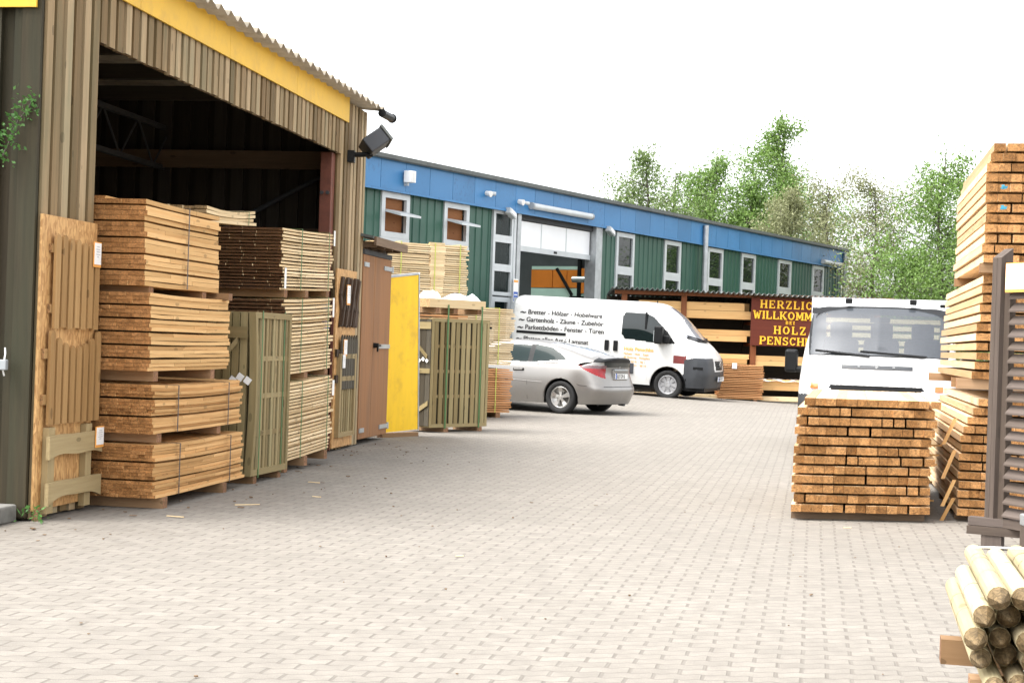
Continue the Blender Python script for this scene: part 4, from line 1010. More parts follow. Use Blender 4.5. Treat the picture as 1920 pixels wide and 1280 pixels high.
m=MB(); Bbox(m,4.81,4.97,.1155,.1175,2.86,2.92); m.build('orange_band',M['inkorange'],w1)
m=MB(); 
for z in (2.43,2.53): Bbox(m,4.83,4.95,.1178,.1188,z,z+.03)
m.build('print_lines',M['paper'],w1)

# ---------------------------------------------------------------- timber rack with welcome sign
Yr=39.85
def K(x,y,z): return Vector((x,Yr+y,z+ground_z(x,Yr)*.35))
rack=thing('timber_rack','open roofed storage rack of brown posts in front of the hall','storage rack',(5.7,Yr,0))
for x in (2.86,4.40,6.22,8.1,9.4):
    m=MB(); m.board(K(x-.07,0,-.05),UP*2.72,Vector((.14,0,0)),Vector((0,.14,0))); m.build('post',M['rackwood'],rack)
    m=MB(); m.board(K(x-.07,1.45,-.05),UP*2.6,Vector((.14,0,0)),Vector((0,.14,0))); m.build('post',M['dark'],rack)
    for z in (.22,.86,1.42,1.98):
        m=MB(); m.board(K(x-.05,.0,z),Vector((0,1.5,0)),Vector((.1,0,0)),UP*.07); m.build('cantilever_arm',M['rackwood'],rack)
m=MB(); m.board(K(2.6,-.08,2.60),Vector((7.2,0,.02)),UP*.10,Vector((0,.06,0))); m.build('eaves_beam',M['rackwood'],rack)
P=[]
for i in range(0,7*60):
    x=2.52+i/60; z=.03*math.sin(2*math.pi*x/.13)
    P.append([K(x,-.35,2.76+z),K(x,1.9,2.62+z)])
m=MB(); m.grid(P); o=m.build('corrugated_roof',M['gutter'],rack,smooth_=True); o.modifiers.new('s','SOLIDIFY').thickness=.01
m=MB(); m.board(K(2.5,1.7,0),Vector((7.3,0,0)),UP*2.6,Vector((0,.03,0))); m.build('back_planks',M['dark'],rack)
def laid(x0,x1,y,z,nh,nd,hh,dd,lab,mat='palelight'):
    t=thing('stored_boards',lab,'stored timber',tuple(K(x0,y,z)),'timber stored on the rack')
    for k in range(nh):
        for j in range(nd):
            m=MB(); m.board(K(x0+random.uniform(-.06,.02),y+j*dd,z+k*hh),Vector((x1-x0+random.uniform(-.1,.05),0,0)),UP*hh*.96,Vector((0,dd*.97,0)),segs=1); m.build('board',M[mat],t)
for x0,x1,z,nh,hh,lab in ((3.3,6.1,2.06,2,.21,'thick pale boards on the top shelf of the rack'),(4.5,6.1,1.50,2,.15,'pale boards on the second shelf, by the sign foot'),
    (5.0,6.15,.93,2,.13,'pale boards on the third shelf behind the van nose'),(6.25,8.2,.93,2,.13,'pale boards on the third shelf below the sign'),(6.1,8.3,.30,2,.14,'pale boards on the lowest shelf below the sign'),
    (3.0,4.9,.30,3,.10,'boards on the lowest shelf behind the van')):
    laid(x0,x1,.05,z,nh,3,hh,.3,lab,'fresh2')
laid(2.6,8.8,-.75,.0,1,2,.11,.22,'long pale beams lying on the paving along the rack','palelight')
m=MB(); P=[]
for i in range(49):
    x=6.25+i*.0275; c_=math.sin(i*.33)*.010+math.sin(i*.71)*.006
    P.append([K(x,.0+.9*j/6,.585+c_+.02*math.sin(j*1.7+i*.5)) if j>0 else K(x,-.03+c_,.548+.015*math.sin(i*.37)) for j in range(7)])
m.grid(P); o=m.build('plastic_film',M['sack'],smooth_=True); tag(o,'crumpled white plastic film on the lowest boards of the rack','plastic film')
sg=thing('welcome_sign','red-brown board with yellow letters HERZLICH WILLKOMMEN on the rack','sign',(7.1,Yr,2))
sx0,sx1,sz0,sz1=6.11,8.16,1.46,2.68
m=MB(); m.board(Vector((sx0,Yr-.16,sz0)),Vector((sx1-sx0,0,0)),UP*(sz1-sz0),Vector((0,.05,0)),.5); m.build('sign_board',M['signbrown'],sg)
cx=7.115
def line(txt,h,zb_,squeeze_gap=.1,dx=0):
    m=MB(); wd=slab_width(txt,h,squeeze_gap); slab_text(m,txt,h,(cx+dx-wd/2,Yr-.161,zb_),(1,0,-.012),(0,0,1),(0,-1,0),.018,squeeze_gap); m.build('lettering',M['letters'],sg)
line('HERZLICH',.205,2.43,.20); line('WILLKOMMEN',.205,2.155,.10); line('BEI',.085,2.025,.35); line('HOLZ',.205,1.775,.22); line('PENSCHKE',.205,1.50,.12)
# slatted stack by the van nose
bundle('slat_bundle','brown sticker-spaced slat stack with a white tag beside the van nose','slat stack before the rack',Vector((5.22,38.9,.06)),Vector((1,-.05,0)),Vector((.05,1,0)),1.12,.9,.86,20,5,M['orange'],fill=.55,z_b=.05,jl=.02,bearers=(.1,.8),bp=0,nvis=40,bname='slat')
m=MB(); m.board(Vector((5.55,38.87,.86)),UP*.14,Vector((.12,0,0)),Vector((0,-.01,0))); tg=m.build('paper_tag',M['paper'],bpy.data.objects['slat_bundle.008'] if 'slat_bundle.008' in bpy.data.objects else None)

# ---------------------------------------------------------------- vehicles: surfaces swept through a control net
def cr(p0,p1,p2,p3,t):
    return 0.5*((2*p1)+(-p0+p2)*t+(2*p0-5*p1+4*p2-p3)*t*t+(-p0+3*p1-3*p2+p3)*t**3)
def crl(L,u):
    n_=len(L); i=min(int(u),n_-2); t=u-i
    return cr(L[max(i-1,0)],L[i],L[i+1],L[min(i+2,n_-1)],t)
def net_surface(net,nu,nk,side=1):
    """net[station][k]=(x,y,z) -> grid of (u,k,Vector); nu samples per station gap, nk per profile gap"""
    ns=len(net); K_=len(net[0]); net=[[Vector(p) for p in s] for s in net]
    U=[i/nu for i in range((ns-1)*nu+1)]; T=[j/nk for j in range((K_-1)*nk+1)]
    rows=[]
    for u in U:
        prof=[crl([net[i][k] for i in range(ns)],u) for k in range(K_)]
        rows.append([(u,t_,crl(prof,t_)) for t_ in T])
    return rows
def mirror(v): return Vector((v.x,-v.y,v.z))
def body_parts(root,net,nu,nk,arches,parts,body_mat,under=None):
    rows=net_surface(net,nu,nk); mbs={}
    def clampz(p):
        for (ax_,az,ar) in arches:
            dx=p.x-ax_
            if abs(dx)<ar and abs(p.y)>.5:
                zl=az+math.sqrt(ar*ar-dx*dx)
                if p.z<zl: p=Vector((p.x,p.y,zl))
        return p
    allv=[];allf=[]
    for sgn in (1,-1):
        G=[[clampz(p) for (_,_,p) in r] for r in rows]
        if sgn<0: G=[[mirror(p) for p in r] for r in G]
        cache={}
        for i in range(len(rows)-1):
            for j in range(len(rows[0])-1):
                q=[G[i][j],G[i+1][j],G[i+1][j+1],G[i][j+1]]
                c=(q[0]+q[1]+q[2]+q[3])/4
                if (q[0]-q[2]).length<1e-6 or (q[1]-q[3]).length<1e-6: continue
                ar=((q[2]-q[0]).cross(q[3]-q[1])).length
                if ar<1e-9: continue
                u=(rows[i][j][0]+rows[i+1][j][0])/2; t_=(rows[i][j][1]+rows[i][j+1][1])/2
                nm='body'
                for pn,pred,_ in parts:
                    if pred(u,t_,c): nm=pn; break
                if nm in SIDED: nm=nm+('#' if sgn<0 else '')
                mbs.setdefault(nm,{})
                d_=mbs[nm]; d_.setdefault('v',{}); d_.setdefault('f',[])
                idx=[]
                for a,b in ((i,j),(i+1,j),(i+1,j+1),(i,j+1)):
                    k=(sgn,a,b)
                    if k not in d_['v']: d_['v'][k]=(len(d_['v']),G[a][b])
                    idx.append(d_['v'][k][0])
                if sgn<0: idx=idx[::-1]
                d_['f'].append(tuple(idx))
                b0=len(allv); allv.extend(q); allf.append((b0,b0+1,b0+2,b0+3))
    out={}
    for nm,d_ in mbs.items():
        nm=nm.rstrip('#')
        mat=body_mat if nm=='body' else [m_ for pn,_,m_ in parts if pn==nm][0]
        if mat is None: continue
        mb=MB(); mb.verts([p for _,p in sorted(d_['v'].values(),key=lambda x:x[0])])
        for f in d_['f']: mb.face(f)
        out[nm]=mb.build(nm,mat,root,smooth_=True,local=True)
        mdf=out[nm].modifiers.new('weld','WELD'); mdf.merge_threshold=.0008
    return out,BVHTree.FromPolygons(allv,allf)
SIDED={'door_glass','side_window','door_window','tail_light','lamp_top','side_glass','headlamp','primer_patch','window_corner','pillar'}
def inpoly(x,y,P):
    r=False; j=len(P)-1
    for i in range(len(P)):
        if (P[i][1]>y)!=(P[j][1]>y) and x<(P[j][0]-P[i][0])*(y-P[i][1])/(P[j][1]-P[i][1])+P[i][0]: r=not r
        j=i
    return r
def wheel(root,c,r,w_,side,kind,name='wheel'):
    """c: hub centre; side: +1 outer face towards +y"""
    c=Vector(c); prof=[(.62*r,.0),(.66*r,.42),(.90*r,.5),(.975*r,.44),(1.0*r,.30),(1.0*r,-.30),(.975*r,-.44),(.9*r,-.5),(.62*r,-.5)]
    n_=40; m=MB(); G=[]
    for rr,yy in prof:
        G.append([c+Vector((rr*math.cos(2*math.pi*i/n_),yy*w_*side,rr*math.sin(2*math.pi*i/n_))) for i in range(n_+1)])
    m.grid(G); ty=m.build('wheel',M['rubber'],root,smooth_=True,local=True)
    m=MB(); G=[]
    rp_=[(.66*r,.40),(.63*r,.44),(.60*r,.40),(.56*r,.10),(.1*r,.05)] 
    for rr,yy in rp_: G.append([c+Vector((rr*math.cos(2*math.pi*i/n_),yy*w_*side,rr*math.sin(2*math.pi*i/n_))) for i in range(n_+1)])
    m.grid(G); m.build('rim_barrel',M['steelwheel'] if kind=='steel' else M['rim'],ty,smooth_=True,local=True)
    m=MB(); m.cyl(c+Vector((0,.02*w_*side,0)),c+Vector((0,.06*w_*side,0)),.52*r,.52*r,24); m.build('brake_disc',M['blackplastic'],ty,local=True)
    m=MB()
    if kind=='alloy':
        for k in range(5):
            a=2*math.pi*k/5+.3
            def pt(rr,da,yy): return c+Vector((rr*r*math.cos(a+da),yy*w_*side,rr*r*math.sin(a+da)))
            f_=[pt(.10,-.9,.36),pt(.34,-.30,.36),pt(.62,-.27,.40),pt(.62,.27,.40),pt(.34,.30,.36),pt(.10,.9,.36)]
            m.prism(f_,Vector((0,-.12*w_*side,0)))
        m.cyl(c+Vector((0,.25*w_*side,0)),c+Vector((0,.38*w_*side,0)),.12*r,.11*r,20)
        m.build('alloy_spokes',M['rim'],ty,local=True,bevel=.004)
    else:
        for k in range(8):
            a=2*math.pi*k/8
            p=[c+Vector((rr*r*math.cos(a+da),.20*w_*side,rr*r*math.sin(a+da))) for rr,da in ((.2,-.39),(.58,-.30),(.58,.30),(.2,.39))]
            m.prism(p,Vector((0,-.04*w_*side,0)))
        m.cyl(c+Vector((0,.1*w_*side,0)),c+Vector((0,.34*w_*side,0)),.26*r,.16*r,20)
        m.build('wheel_disc',M['steelwheel'],ty,local=True)
        m=MB()
        for k in range(5):
            a=2*math.pi*k/5; q=c+Vector((.2*r*math.cos(a),.28*w_*side,.2*r*math.sin(a))); m.cyl(q,q+Vector((0,.06*w_*side,0)),.012,.012,6)
        m.build('wheel_bolts',M['galv'],ty,local=True)
    return ty
def under(root,x0,x1,hw,z0,z1):
    m=MB(); m.box((x0,-hw,z0),(x1,hw,z1)); m.build('underbody',M['blackplastic'],root,local=True)
def proj_y(bvh,side,off):
    def f(p):
        h_=bvh.ray_cast(Vector((p.x,side*3,p.z)),Vector((0,-side,0)))
        return Vector((p.x,h_[0].y+side*off,p.z)) if h_[0] is not None else p
    return f
def proj_x(bvh,side,off):
    def f(p):
        h_=bvh.ray_cast(Vector((side*6,p.y,p.z)),Vector((-side,0,0)))
        return Vector((h_[0].x+side*off,p.y,p.z)) if h_[0] is not None else p
    return f
def patch(root,name,mat,bottom,top,proj,nu=16,nv=8,th=None,vec=lambda a,b:Vector((a,0,b))):
    def res(L,k):
        f=k*(len(L)-1); i=min(int(f),len(L)-2); t=f-i
        return (L[i][0]*(1-t)+L[i+1][0]*t, L[i][1]*(1-t)+L[i+1][1]*t)
    G=[]
    for i in range(nu+1):
        b,t=res(bottom,i/nu),res(top,i/nu); G.append([proj(vec(b[0]+(t[0]-b[0])*j/nv,b[1]+(t[1]-b[1])*j/nv)) for j in range(nv+1)])
    m=MB(); m.grid(G); return m.build(name,mat,root,smooth_=True,local=True)
def strip_line(root,name,mat,pts,proj,r=.006):
    m=MB(); q=[proj(Vector((a,0,b))) for a,b in pts]; m.tube(q,r,6); return m.build(name,mat,root,local=True)
def plate(root,org,ex,ey,nz,txt,w_=.52,h_=.11):
    org,ex,ey,nz=map(Vector,(org,ex,ey,nz))
    m=MB(); m.board(org-ex*w_/2-ey*h_/2-nz*.01,ex*w_,ey*h_,nz*.018); pl_=m.build('licence_plate',M['paper'],root,local=True)
    m=MB(); m.board(org-ex*w_/2-ey*h_/2+nz*.0085,ex*.045,ey*h_,nz*.002); m.build('blue_band',M['euroblue'],pl_,local=True)
    m=MB(); add_text(m,txt,.105,org-ex*(w_/2-.06)-ey*.037+nz*.0095,ex,ey,.0015,squeeze=.70); m.build('plate_text',M['ink'],pl_,local=True)
    for sx in (1,):
        m=MB()
        for z in (-1,1): m.board(org-ex*w_/2+ey*(z*h_/2-.004)+nz*.009,ex*w_,ey*.008,nz*.0015)
        m.build('plate_border',M['ink'],pl_,local=True)

# --- silver coupe (rear axle at its origin, nose towards +x)
ch=Vector((-.866,.5,0)); cyaw=math.atan2(ch.y,ch.x)
cl=ch.orthogonal(); lft=Vector((-ch.y,ch.x,0))
cpos=Vector((.989,29.706,0))-lft*.80
car=thing('parked_car','silver two-door coupe seen from behind, parked in front of the van','car',tuple(cpos),rot=(0,0,cyaw))
def prof(x,w0,w1,w2,w3,w4,z4,w5,z5,w6,z6,z7,z0=.2,z1=.44,z2=.68,z3=.90):
    return [(x,w0,z0),(x,w1,z1),(x,w2,z2),(x,w3,z3),(x,w4,z4),(x,w5,z5),(x,w6,z6),(x,0,z7)]
net=[
 [(-.84,0,.21),(-.905,0,.45),(-.87,0,.585),(-.825,0,.80),(-.845,0,.97),(-.86,0,1.065),(-.80,0,1.085),(-.76,0,1.09)],
 [(-.81,.44,.21),(-.885,.45,.45),(-.85,.46,.585),(-.80,.46,.80),(-.82,.44,.97),(-.835,.42,1.06),(-.78,.25,1.08),(-.75,0,1.09)],
 [(-.68,.72,.21),(-.755,.78,.45),(-.735,.765,.585),(-.66,.735,.80),(-.655,.69,.955),(-.67,.62,1.04),(-.67,.36,1.085),(-.68,0,1.10)],
 prof(-.40,.82,.868,.872,.84,.765,.985,.65,1.10,.38,1.17,1.185,z3=.86,z2=.64),
 prof(.0,.83,.880,.892,.855,.785,.985,.635,1.195,.40,1.275,1.29),
 prof(.5,.83,.874,.884,.85,.785,.965,.60,1.30,.40,1.36,1.375),
 prof(1.0,.82,.866,.876,.845,.785,.950,.595,1.335,.40,1.395,1.408),
 prof(1.5,.82,.864,.872,.842,.785,.935,.60,1.32,.40,1.385,1.40),
 prof(1.95,.82,.866,.874,.84,.78,.92,.66,1.19,.42,1.29,1.31),
 prof(2.45,.82,.872,.878,.83,.76,.90,.68,.945,.42,.985,1.0),
 prof(2.95,.82,.872,.87,.79,.70,.845,.60,.87,.36,.90,.91),
 prof(3.25,.78,.82,.80,.72,.62,.76,.5,.78,.3,.80,.81,z3=.73),
 prof(3.48,.55,.6,.58,.52,.45,.70,.36,.71,.2,.72,.73,z3=.68),
 [(3.52,0,.21),(3.56,0,.45),(3.55,0,.6),(3.52,0,.67),(3.52,0,.69),(3.5,0,.7),(3.49,0,.715),(3.48,0,.72)]]
QW=[(.70,.972),(-.06,1.035),(.09,1.15),(.33,1.262),(.70,1.318)]
DW=[(.79,.975),(.79,1.305),(1.45,1.30),(1.75,1.22),(2.15,.955)]
def tl(u,t,c):
    if c.x>-.30 or abs(c.y)<.50 or c.z<.66 : return False
    s_=(c.x+.80)  # distance forward of the tail
    lo=.70+ max(0,s_)*.50; hi=.945
    inner=.55+ (c.z-.66)*-.18
    return lo<c.z<hi and (abs(c.y)>inner) and t<4.6
smoke=lambda u,t,c: tl(u,t,c) and c.z>.885 and c.x<-.42
parts=[('pillar',lambda u,t,c:3<t<5.2 and (inpoly(c.x,c.z,[(.69,.978),(.69,1.312),(.80,1.312),(.80,.97)]) ),M['blackplastic']),
 ('side_window',lambda u,t,c:3<t<5.4 and (inpoly(c.x,c.z,QW)),M['carglass']),
 ('door_window',lambda u,t,c:3<t<5.4 and (inpoly(c.x,c.z,DW)),M['carglass']),
 ('lamp_top',smoke,M['smoke']),
 ('tail_light',tl,M['taillight']),
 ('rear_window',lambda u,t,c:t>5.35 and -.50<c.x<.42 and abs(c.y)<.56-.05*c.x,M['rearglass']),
 ('windscreen',lambda u,t,c:t>5.1 and 1.72<c.x<2.42,M['carglass']),
 ('lower_rear_window',lambda u,t,c:c.x<-.62 and abs(c.y)<.56 and .915<c.z<1.005 and t<5,M['glass']),
 ('spoiler',lambda u,t,c:c.x<-.60 and c.z>1.005 and t<5.8,M['blackplastic']),
]
cp,cb=body_parts(car,net,24,18,((0,.315,.365),(2.715,.315,.365)),parts,M['silver'])
under(car,-.70,3.3,.68,.19,.5)
for x in (0,2.715):
    for sd_ in (1,-1): 
        wheel(car,(x,sd_*.775,.315),.315,.215,sd_,'alloy')
        m=MB(); G=[]
        for i in range(21):
            a=math.pi*i/20-.0; G.append([Vector((x+.372*math.cos(a),sd_*yy,.315+.372*math.sin(a))) for yy in (.862,.5)])
        m.grid(G); m.build('wheel_arch',M['blackplastic'],car,smooth_=True,local=True)
pY=proj_y(cb,1,.003); pXr=proj_x(cb,-1,.004)
for pts in ([(.735,.25),(.735,.6),(.735,.97)],[(-.56,.555),(-.42,.56),(-.36,.58)]): strip_line(car,'panel_gap',M['ink'],pts,pY,.004)
m=MB(); q=[pXr(Vector((-2,y_/20,.545))) for y_ in range(-13,14)]; m.tube(q,.005,6); m.build('bumper_groove',M['greyplastic'],car,local=True)
m=MB(); q=[pY(Vector((x_*.1,0,.575+.004*x_))) for x_ in range(4,20)]; m.tube(q,.007,6); m.build('side_moulding',M['silver'],car,local=True)
m=MB(); q=[pY(Vector((x_*.1,0,.962-.0045*x_+.012))) for x_ in range(1,20)]; m.tube(q,.007,6); m.build('window_moulding',M['ink'],car,local=True)
m=MB()
G=[]
for y_ in range(-20,21):
    yy=y_/20*.815; q_=abs(yy)/.815; xx=-.855+.50*q_**3.2; zz=1.068-.10*q_**2.4; k_=1-.75*q_**3
    o_=.012 if q_>.7 else 0
    G.append([Vector((xx+.17*k_,yy,zz+.022*k_)),Vector((xx+.03,yy,zz+.036*k_)),Vector((xx-.03*k_-o_,yy*(1+.02*q_),zz+.028*k_)),Vector((xx-.035*k_-o_,yy*(1+.025*q_),zz-.004)),Vector((xx+.02,yy,zz-.030))])
m.grid(G); m.build('spoiler_lip',M['blackplastic'],car,smooth_=True,local=True)
px_=pXr(Vector((-2,0,.745)))
m=MB(); m.board(px_+Vector((.035,-.31,-.085)),Vector((0,.62,0)),Vector((0,0,.20)),Vector((-.05,0,0))); m.build('plate_recess',M['silver'],car,local=True,bevel=.02)
plate(car,px_+Vector((-.03,0,.0)),(0,-1,0),(0,0,1),(-1,0,0),'BOT·DP 65')
m=MB(); m.board(px_+Vector((-.005,-.30,.105)),Vector((0,.60,0)),Vector((0,0,.03)),Vector((-.035,0,0))); m.build('handle_strip',M['galv'],car,local=True,bevel=.006)
m=MB(); q=pXr(Vector((-2,0,.89)))
for k in range(3):
    a=rad(90+120*k); m.cyl(q,q+Vector((0,math.cos(a)*.036,math.sin(a)*.036)),.006,.003,6)
nn_=24; ring=[q+Vector((0,math.cos(2*math.pi*i/nn_)*.038,math.sin(2*math.pi*i/nn_)*.038)) for i in range(nn_+1)]; m.tube(ring,.004,6); m.build('boot_emblem',M['rim'],car,local=True)
m=MB(); q=pY(Vector((.93,0,.82))); m.cyl(q+Vector((-.11,.0,0)),q+Vector((.11,.012,.0)),.028,.028,12); m.build('door_handle',M['blackplastic'],car,local=True)
m=MB(); m.board(q+Vector((-.10,.03,-.012)),Vector((.2,0,0)),Vector((0,.012,0)),Vector((0,0,.028))); m.build('handle_bar',M['silver'],car,local=True,bevel=.005)
m=MB(); m.cyl((.42,0,1.36),(.36,0,1.46),.006,.003,6); m.build('aerial',M['blackplastic'],car,local=True)
m=MB(); m.cyl((-.82,-.28,.20),(-.70,-.28,.21),.04,.04,12); m.build('exhaust_pipe',M['interior'],car,local=True)
yf=[]
m=MB()
for k in range(9): m.cyl((.45,.60,1.06),(.45+.09*math.cos(k*.7),.63,1.08+.07*math.sin(k*.7)),.014,.006,6)
# --- white panel van (front axle at its origin, nose towards +x, seen from its right side)
vyaw=rad(-21); hv=Vector((math.cos(vyaw),math.sin(vyaw),0)); rgt=Vector((hv.y,-hv.x,0))
vp=Vector((3.72,36.5,.135))-rgt*.86
van=thing('delivery_van','white panel van with black and orange lettering parked before the rack','van',tuple(vp),rot=(rad(1.0),rad(1.9),vyaw))
def vprof(x,s=1.0): return [(x,.96*s,.30),(x,1.0*s,.55),(x,1.025*s,1.0),(x,1.015*s,1.35),(x,.975*s,1.8),(x,.87*s,2.12),(x,.5*s,2.24),(x,0,2.255)]
def flat(x,f,dz=0): 
    return [(x,p[1]*f,p[2]+(dz if i>4 else 0)) for i,p in enumerate(vprof(x))]
net=[flat(-4.0,0),flat(-4.02,.5),flat(-4.0,.9,-.01),flat(-3.9,1.0),flat(-3.5,1.0),flat(-3.0,1.0),flat(-2.2,1.0),flat(-1.4,1.0),flat(-.8,1.0),
 [(-.35,.96,.30),(-.35,1.0,.55),(-.35,1.025,1.0),(-.35,1.015,1.35),(-.38,.96,1.8),(-.42,.84,2.08),(-.40,.5,2.17),(-.38,0,2.19)],
 [(-.05,.96,.30),(-.05,1.0,.55),(-.05,1.025,1.0),(-.05,1.01,1.35),(-.06,.935,1.70),(-.04,.83,1.83),(.05,.5,1.87),(.07,0,1.88)],
 [(.25,.96,.30),(.25,1.0,.55),(.25,1.02,1.0),(.24,1.0,1.28),(.22,.92,1.47),(.36,.79,1.46),(.54,.45,1.39),(.60,0,1.37)],
 [(.5,.96,.30),(.5,1.0,.55),(.5,1.0,.98),(.50,.95,1.2),(.55,.84,1.27),(.65,.64,1.255),(.76,.35,1.225),(.80,0,1.215)],
 [(.66,.94,.30),(.71,.97,.6),(.73,.94,.90),(.73,.87,1.05),(.78,.74,1.10),(.84,.52,1.09),(.885,.3,1.075),(.905,0,1.07)],
 [(.86,.74,.30),(.92,.76,.6),(.905,.72,.86),(.89,.68,.96),(.905,.52,.99),(.925,.35,1.0),(.94,.2,1.0),(.95,0,1.0)],
 [(.95,0,.30),(1.02,0,.6),(1.0,0,.86),(.975,0,.95),(.965,0,.97),(.96,0,.985),(.955,0,.995),(.95,0,1.0)]]
DG=[(-1.10,1.36),(-1.18,1.45),(-1.20,1.62),(-1.19,1.88),(-1.13,1.985),(-.62,1.985),(-.42,1.90),(-.05,1.56),(.12,1.32),(-.35,1.30)]
gr=lambda c:abs(c.y)<.42 and c.x>.80 and .69<c.z<1.1
parts=[('window_corner',lambda u,t,c:1.5<t<4.9 and inpoly(c.x,c.z,[(-.30,1.29),(.14,1.31),(-.06,1.57),(-.16,1.66)]),M['blackplastic']),
 ('door_glass',lambda u,t,c:1.5<t<4.9 and inpoly(c.x,c.z,DG),M['glass']),
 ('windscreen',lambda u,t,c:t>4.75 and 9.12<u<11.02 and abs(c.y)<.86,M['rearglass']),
 ('grille',lambda u,t,c:gr(c) and abs(c.y)<.33 and .73<c.z<.945,M['blackplastic']),
 ('front_bumper',lambda u,t,c:not gr(c) and ((c.x>.36 and c.z<.62) or (c.x>.38 and c.z<1.01-.25*max(0,.62-c.x) and abs(c.y)>.42) or (c.x>.6 and c.z<.69)),M['greyplastic']),
 ('primer_patch',lambda u,t,c:c.y<0 and .12<c.x<.42 and .86<c.z<1.04 and t<3.2,M['darkred']),
]
vb,vbv=body_parts(van,net,22,18,((0,.34,.43),(-3.0,.34,.43)),parts,M['white'])
under(van,-3.9,.85,.8,.22,.6)
for x in (0,-3.0):
    for sd_ in (1,-1):
        wheel(van,(x,sd_*.88,.34),.34,.22,sd_,'steel')
        m=MB(); G=[]
        for i in range(21):
            a=math.pi*i/20; G.append([Vector((x+.436*math.cos(a),sd_*yy,.34+.436*math.sin(a))) for yy in (.985,.45)])
        m.grid(G); m.build('wheel_arch',M['blackplastic'],van,smooth_=True,local=True)
pV=proj_y(vbv,-1,.006)
for pts in ([(-1.42,.35),(-1.42,1.0),(-1.42,1.6),(-1.42,2.03)],[(-2.55,.9),(-2.55,1.5),(-2.55,2.0)],[(-3.92,2.03),(-2.5,2.03),(-1.42,2.03)],[(-3.92,1.95),(-3.92,1.0)],[(.12,1.02),(.1,1.3)],[(-.52,.42),(-.5,.75)]): strip_line(van,'panel_gap',M['greyink'],pts,proj_y(vbv,-1,.001),.006)
m=MB(); q0,q1=pV(Vector((-3.85,0,1.36))),pV(Vector((-2.58,0,1.36))); m.board(q0+Vector((0,-.004,-.03)),q1-q0,Vector((0,-.006,0)),Vector((0,0,.062))); m.build('sliding_rail',M['blackplastic'],van,local=True)
for x0 in (-1.53,-1.31):
    m=MB(); q=pV(Vector((x0,0,1.17))); m.board(q+Vector((-.055,0,-.12)),Vector((.11,0,0)),Vector((0,0,.25)),Vector((0,-.03,0))); m.build('door_handle',M['blackplastic'],van,local=True,bevel=.012)
m=MB(); q0=pV(Vector((-1.40,0,.66))); m.board(q0+Vector((0,0,-.12)),Vector((.56,0,0)),Vector((0,0,.25)),Vector((0,-.022,0))); m.build('side_moulding',M['greyplastic'],van,local=True,bevel=.01)
m=MB(); q0=pV(Vector((-2.9+.45,0,.66))); m.board(q0+Vector((0,0,-.12)),Vector((.98,0,0)),Vector((0,0,.25)),Vector((0,-.022,0))); m.build('side_moulding',M['greyplastic'],van,local=True,bevel=.01)
m=MB(); q0=pV(Vector((-.60,0,1.7))); m.board(q0+Vector((-.028,0,-.35)),Vector((.05,0,0)),Vector((0,.0,.66)),Vector((0,-.004,0))); m.build('window_divider',M['blackplastic'],van,local=True)
# mirror
m=MB(); rb(m,Vector((-.22,-1.20,1.50)),(.10,.085,.21),Matrix.Identity(3)); mr=m.build('wing_mirror',M['blackplastic'],van,local=True,bevel=.035)
m=MB(); rb(m,Vector((-.14,-1.06,1.40)),(.16,.07,.09),Matrix.Identity(3)); m.build('mirror_arm',M['blackplastic'],mr,local=True,bevel=.025)
m=MB(); rb(m,Vector((-.323,-1.20,1.47)),(.004,.062,.13),Matrix.Identity(3)); m.build('mirror_glass',M['alu'],mr,local=True)
# lettering on the side
def vtext(name,txt,size,x,z,bold,mat,shear=0.,sq=1.0):
    m=MB(); add_text(m,txt,size,(x,0,z),(1,0,0),(0,0,1),bold,shear=shear,proj=proj_y(vbv,-1,.007),squeeze=sq); return m.build(name,mat,van,local=True)
for k,(tx,z,x) in enumerate((('Bretter - Hölzer - Hobelware',1.80,-3.60),('Gartenholz - Zäune - Zubehör',1.615,-3.62),('Parkettböden - Fenster - Türen',1.43,-3.64),('Platten aller Art - Laminat',1.15,-3.66))):
    vtext('side_lettering',tx,.158,x,z,.0045,M['ink'])
    vtext('side_lettering','~',.24,x-.19,z-.03,.012,M['ink'])
vtext('door_lettering','Holz Penschke',.125,-1.10,1.085,.005,M['inkorange'],sq=.98)
vtext('door_lettering','Parkett · Holz · Zaun',.072,-1.10,.985,.002,M['inkorange'])
vtext('door_lettering','46 Bottrop · Holzplatz',.072,-1.10,.90,.001,M['inkorange'])
vtext('door_lettering','Tel. 0 20 41 - 98 1',.072,-1.10,.80,.001,M['inkorange'])
vtext('door_lettering','Fax 0 20 41 - 98 10',.072,-1.10,.715,.001,M['inkorange'])
# front: emblem, plate, wipers
pF=proj_x(vbv,1,.012)
m=MB()
for z in (.86,.80):
    for sg_ in (1,-1):
        a=pF(Vector((3,0,z+.07))); b=pF(Vector((3,sg_*.085,z))); m.board(a,b-a,Vector((0,0,-.034)),Vector((.012,0,0)))
m.build('chevron_emblem',M['rim'],van,local=True)
m=MB()
for z in (.79,.85,.91): 
    q=[pF(Vector((3,y_/10,z)))+Vector((-.004,0,0)) for y_ in range(-3,4)]; m.tube(q,.008,6)
m.build('grille_slats',M['greyplastic'],van,local=True)
q=pF(Vector((3,0,.52))); plate(van,q+Vector((.02,0,0)),(0,1,0),(0,0,1),(1,0,0),'BOT CP 33')
m=MB(); q=pV(Vector((.56,0,.70)))
for z_,xx in ((.46,.42),(.74,.60)):
    a=proj_y(vbv,-1,.003)(Vector((xx,0,z_))); m.board(a,Vector((.22,.08,0)),UP*.06,Vector((0,-.01,0)))
m.build('fog_lamp_recess',M['blackplastic'],van,local=True)
def wiper(root,a,b,nm='wiper'):
    m=MB(); m.tube([Vector(a),Vector(b)],.016,6); m.build(nm,M['blackplastic'],root,local=True)
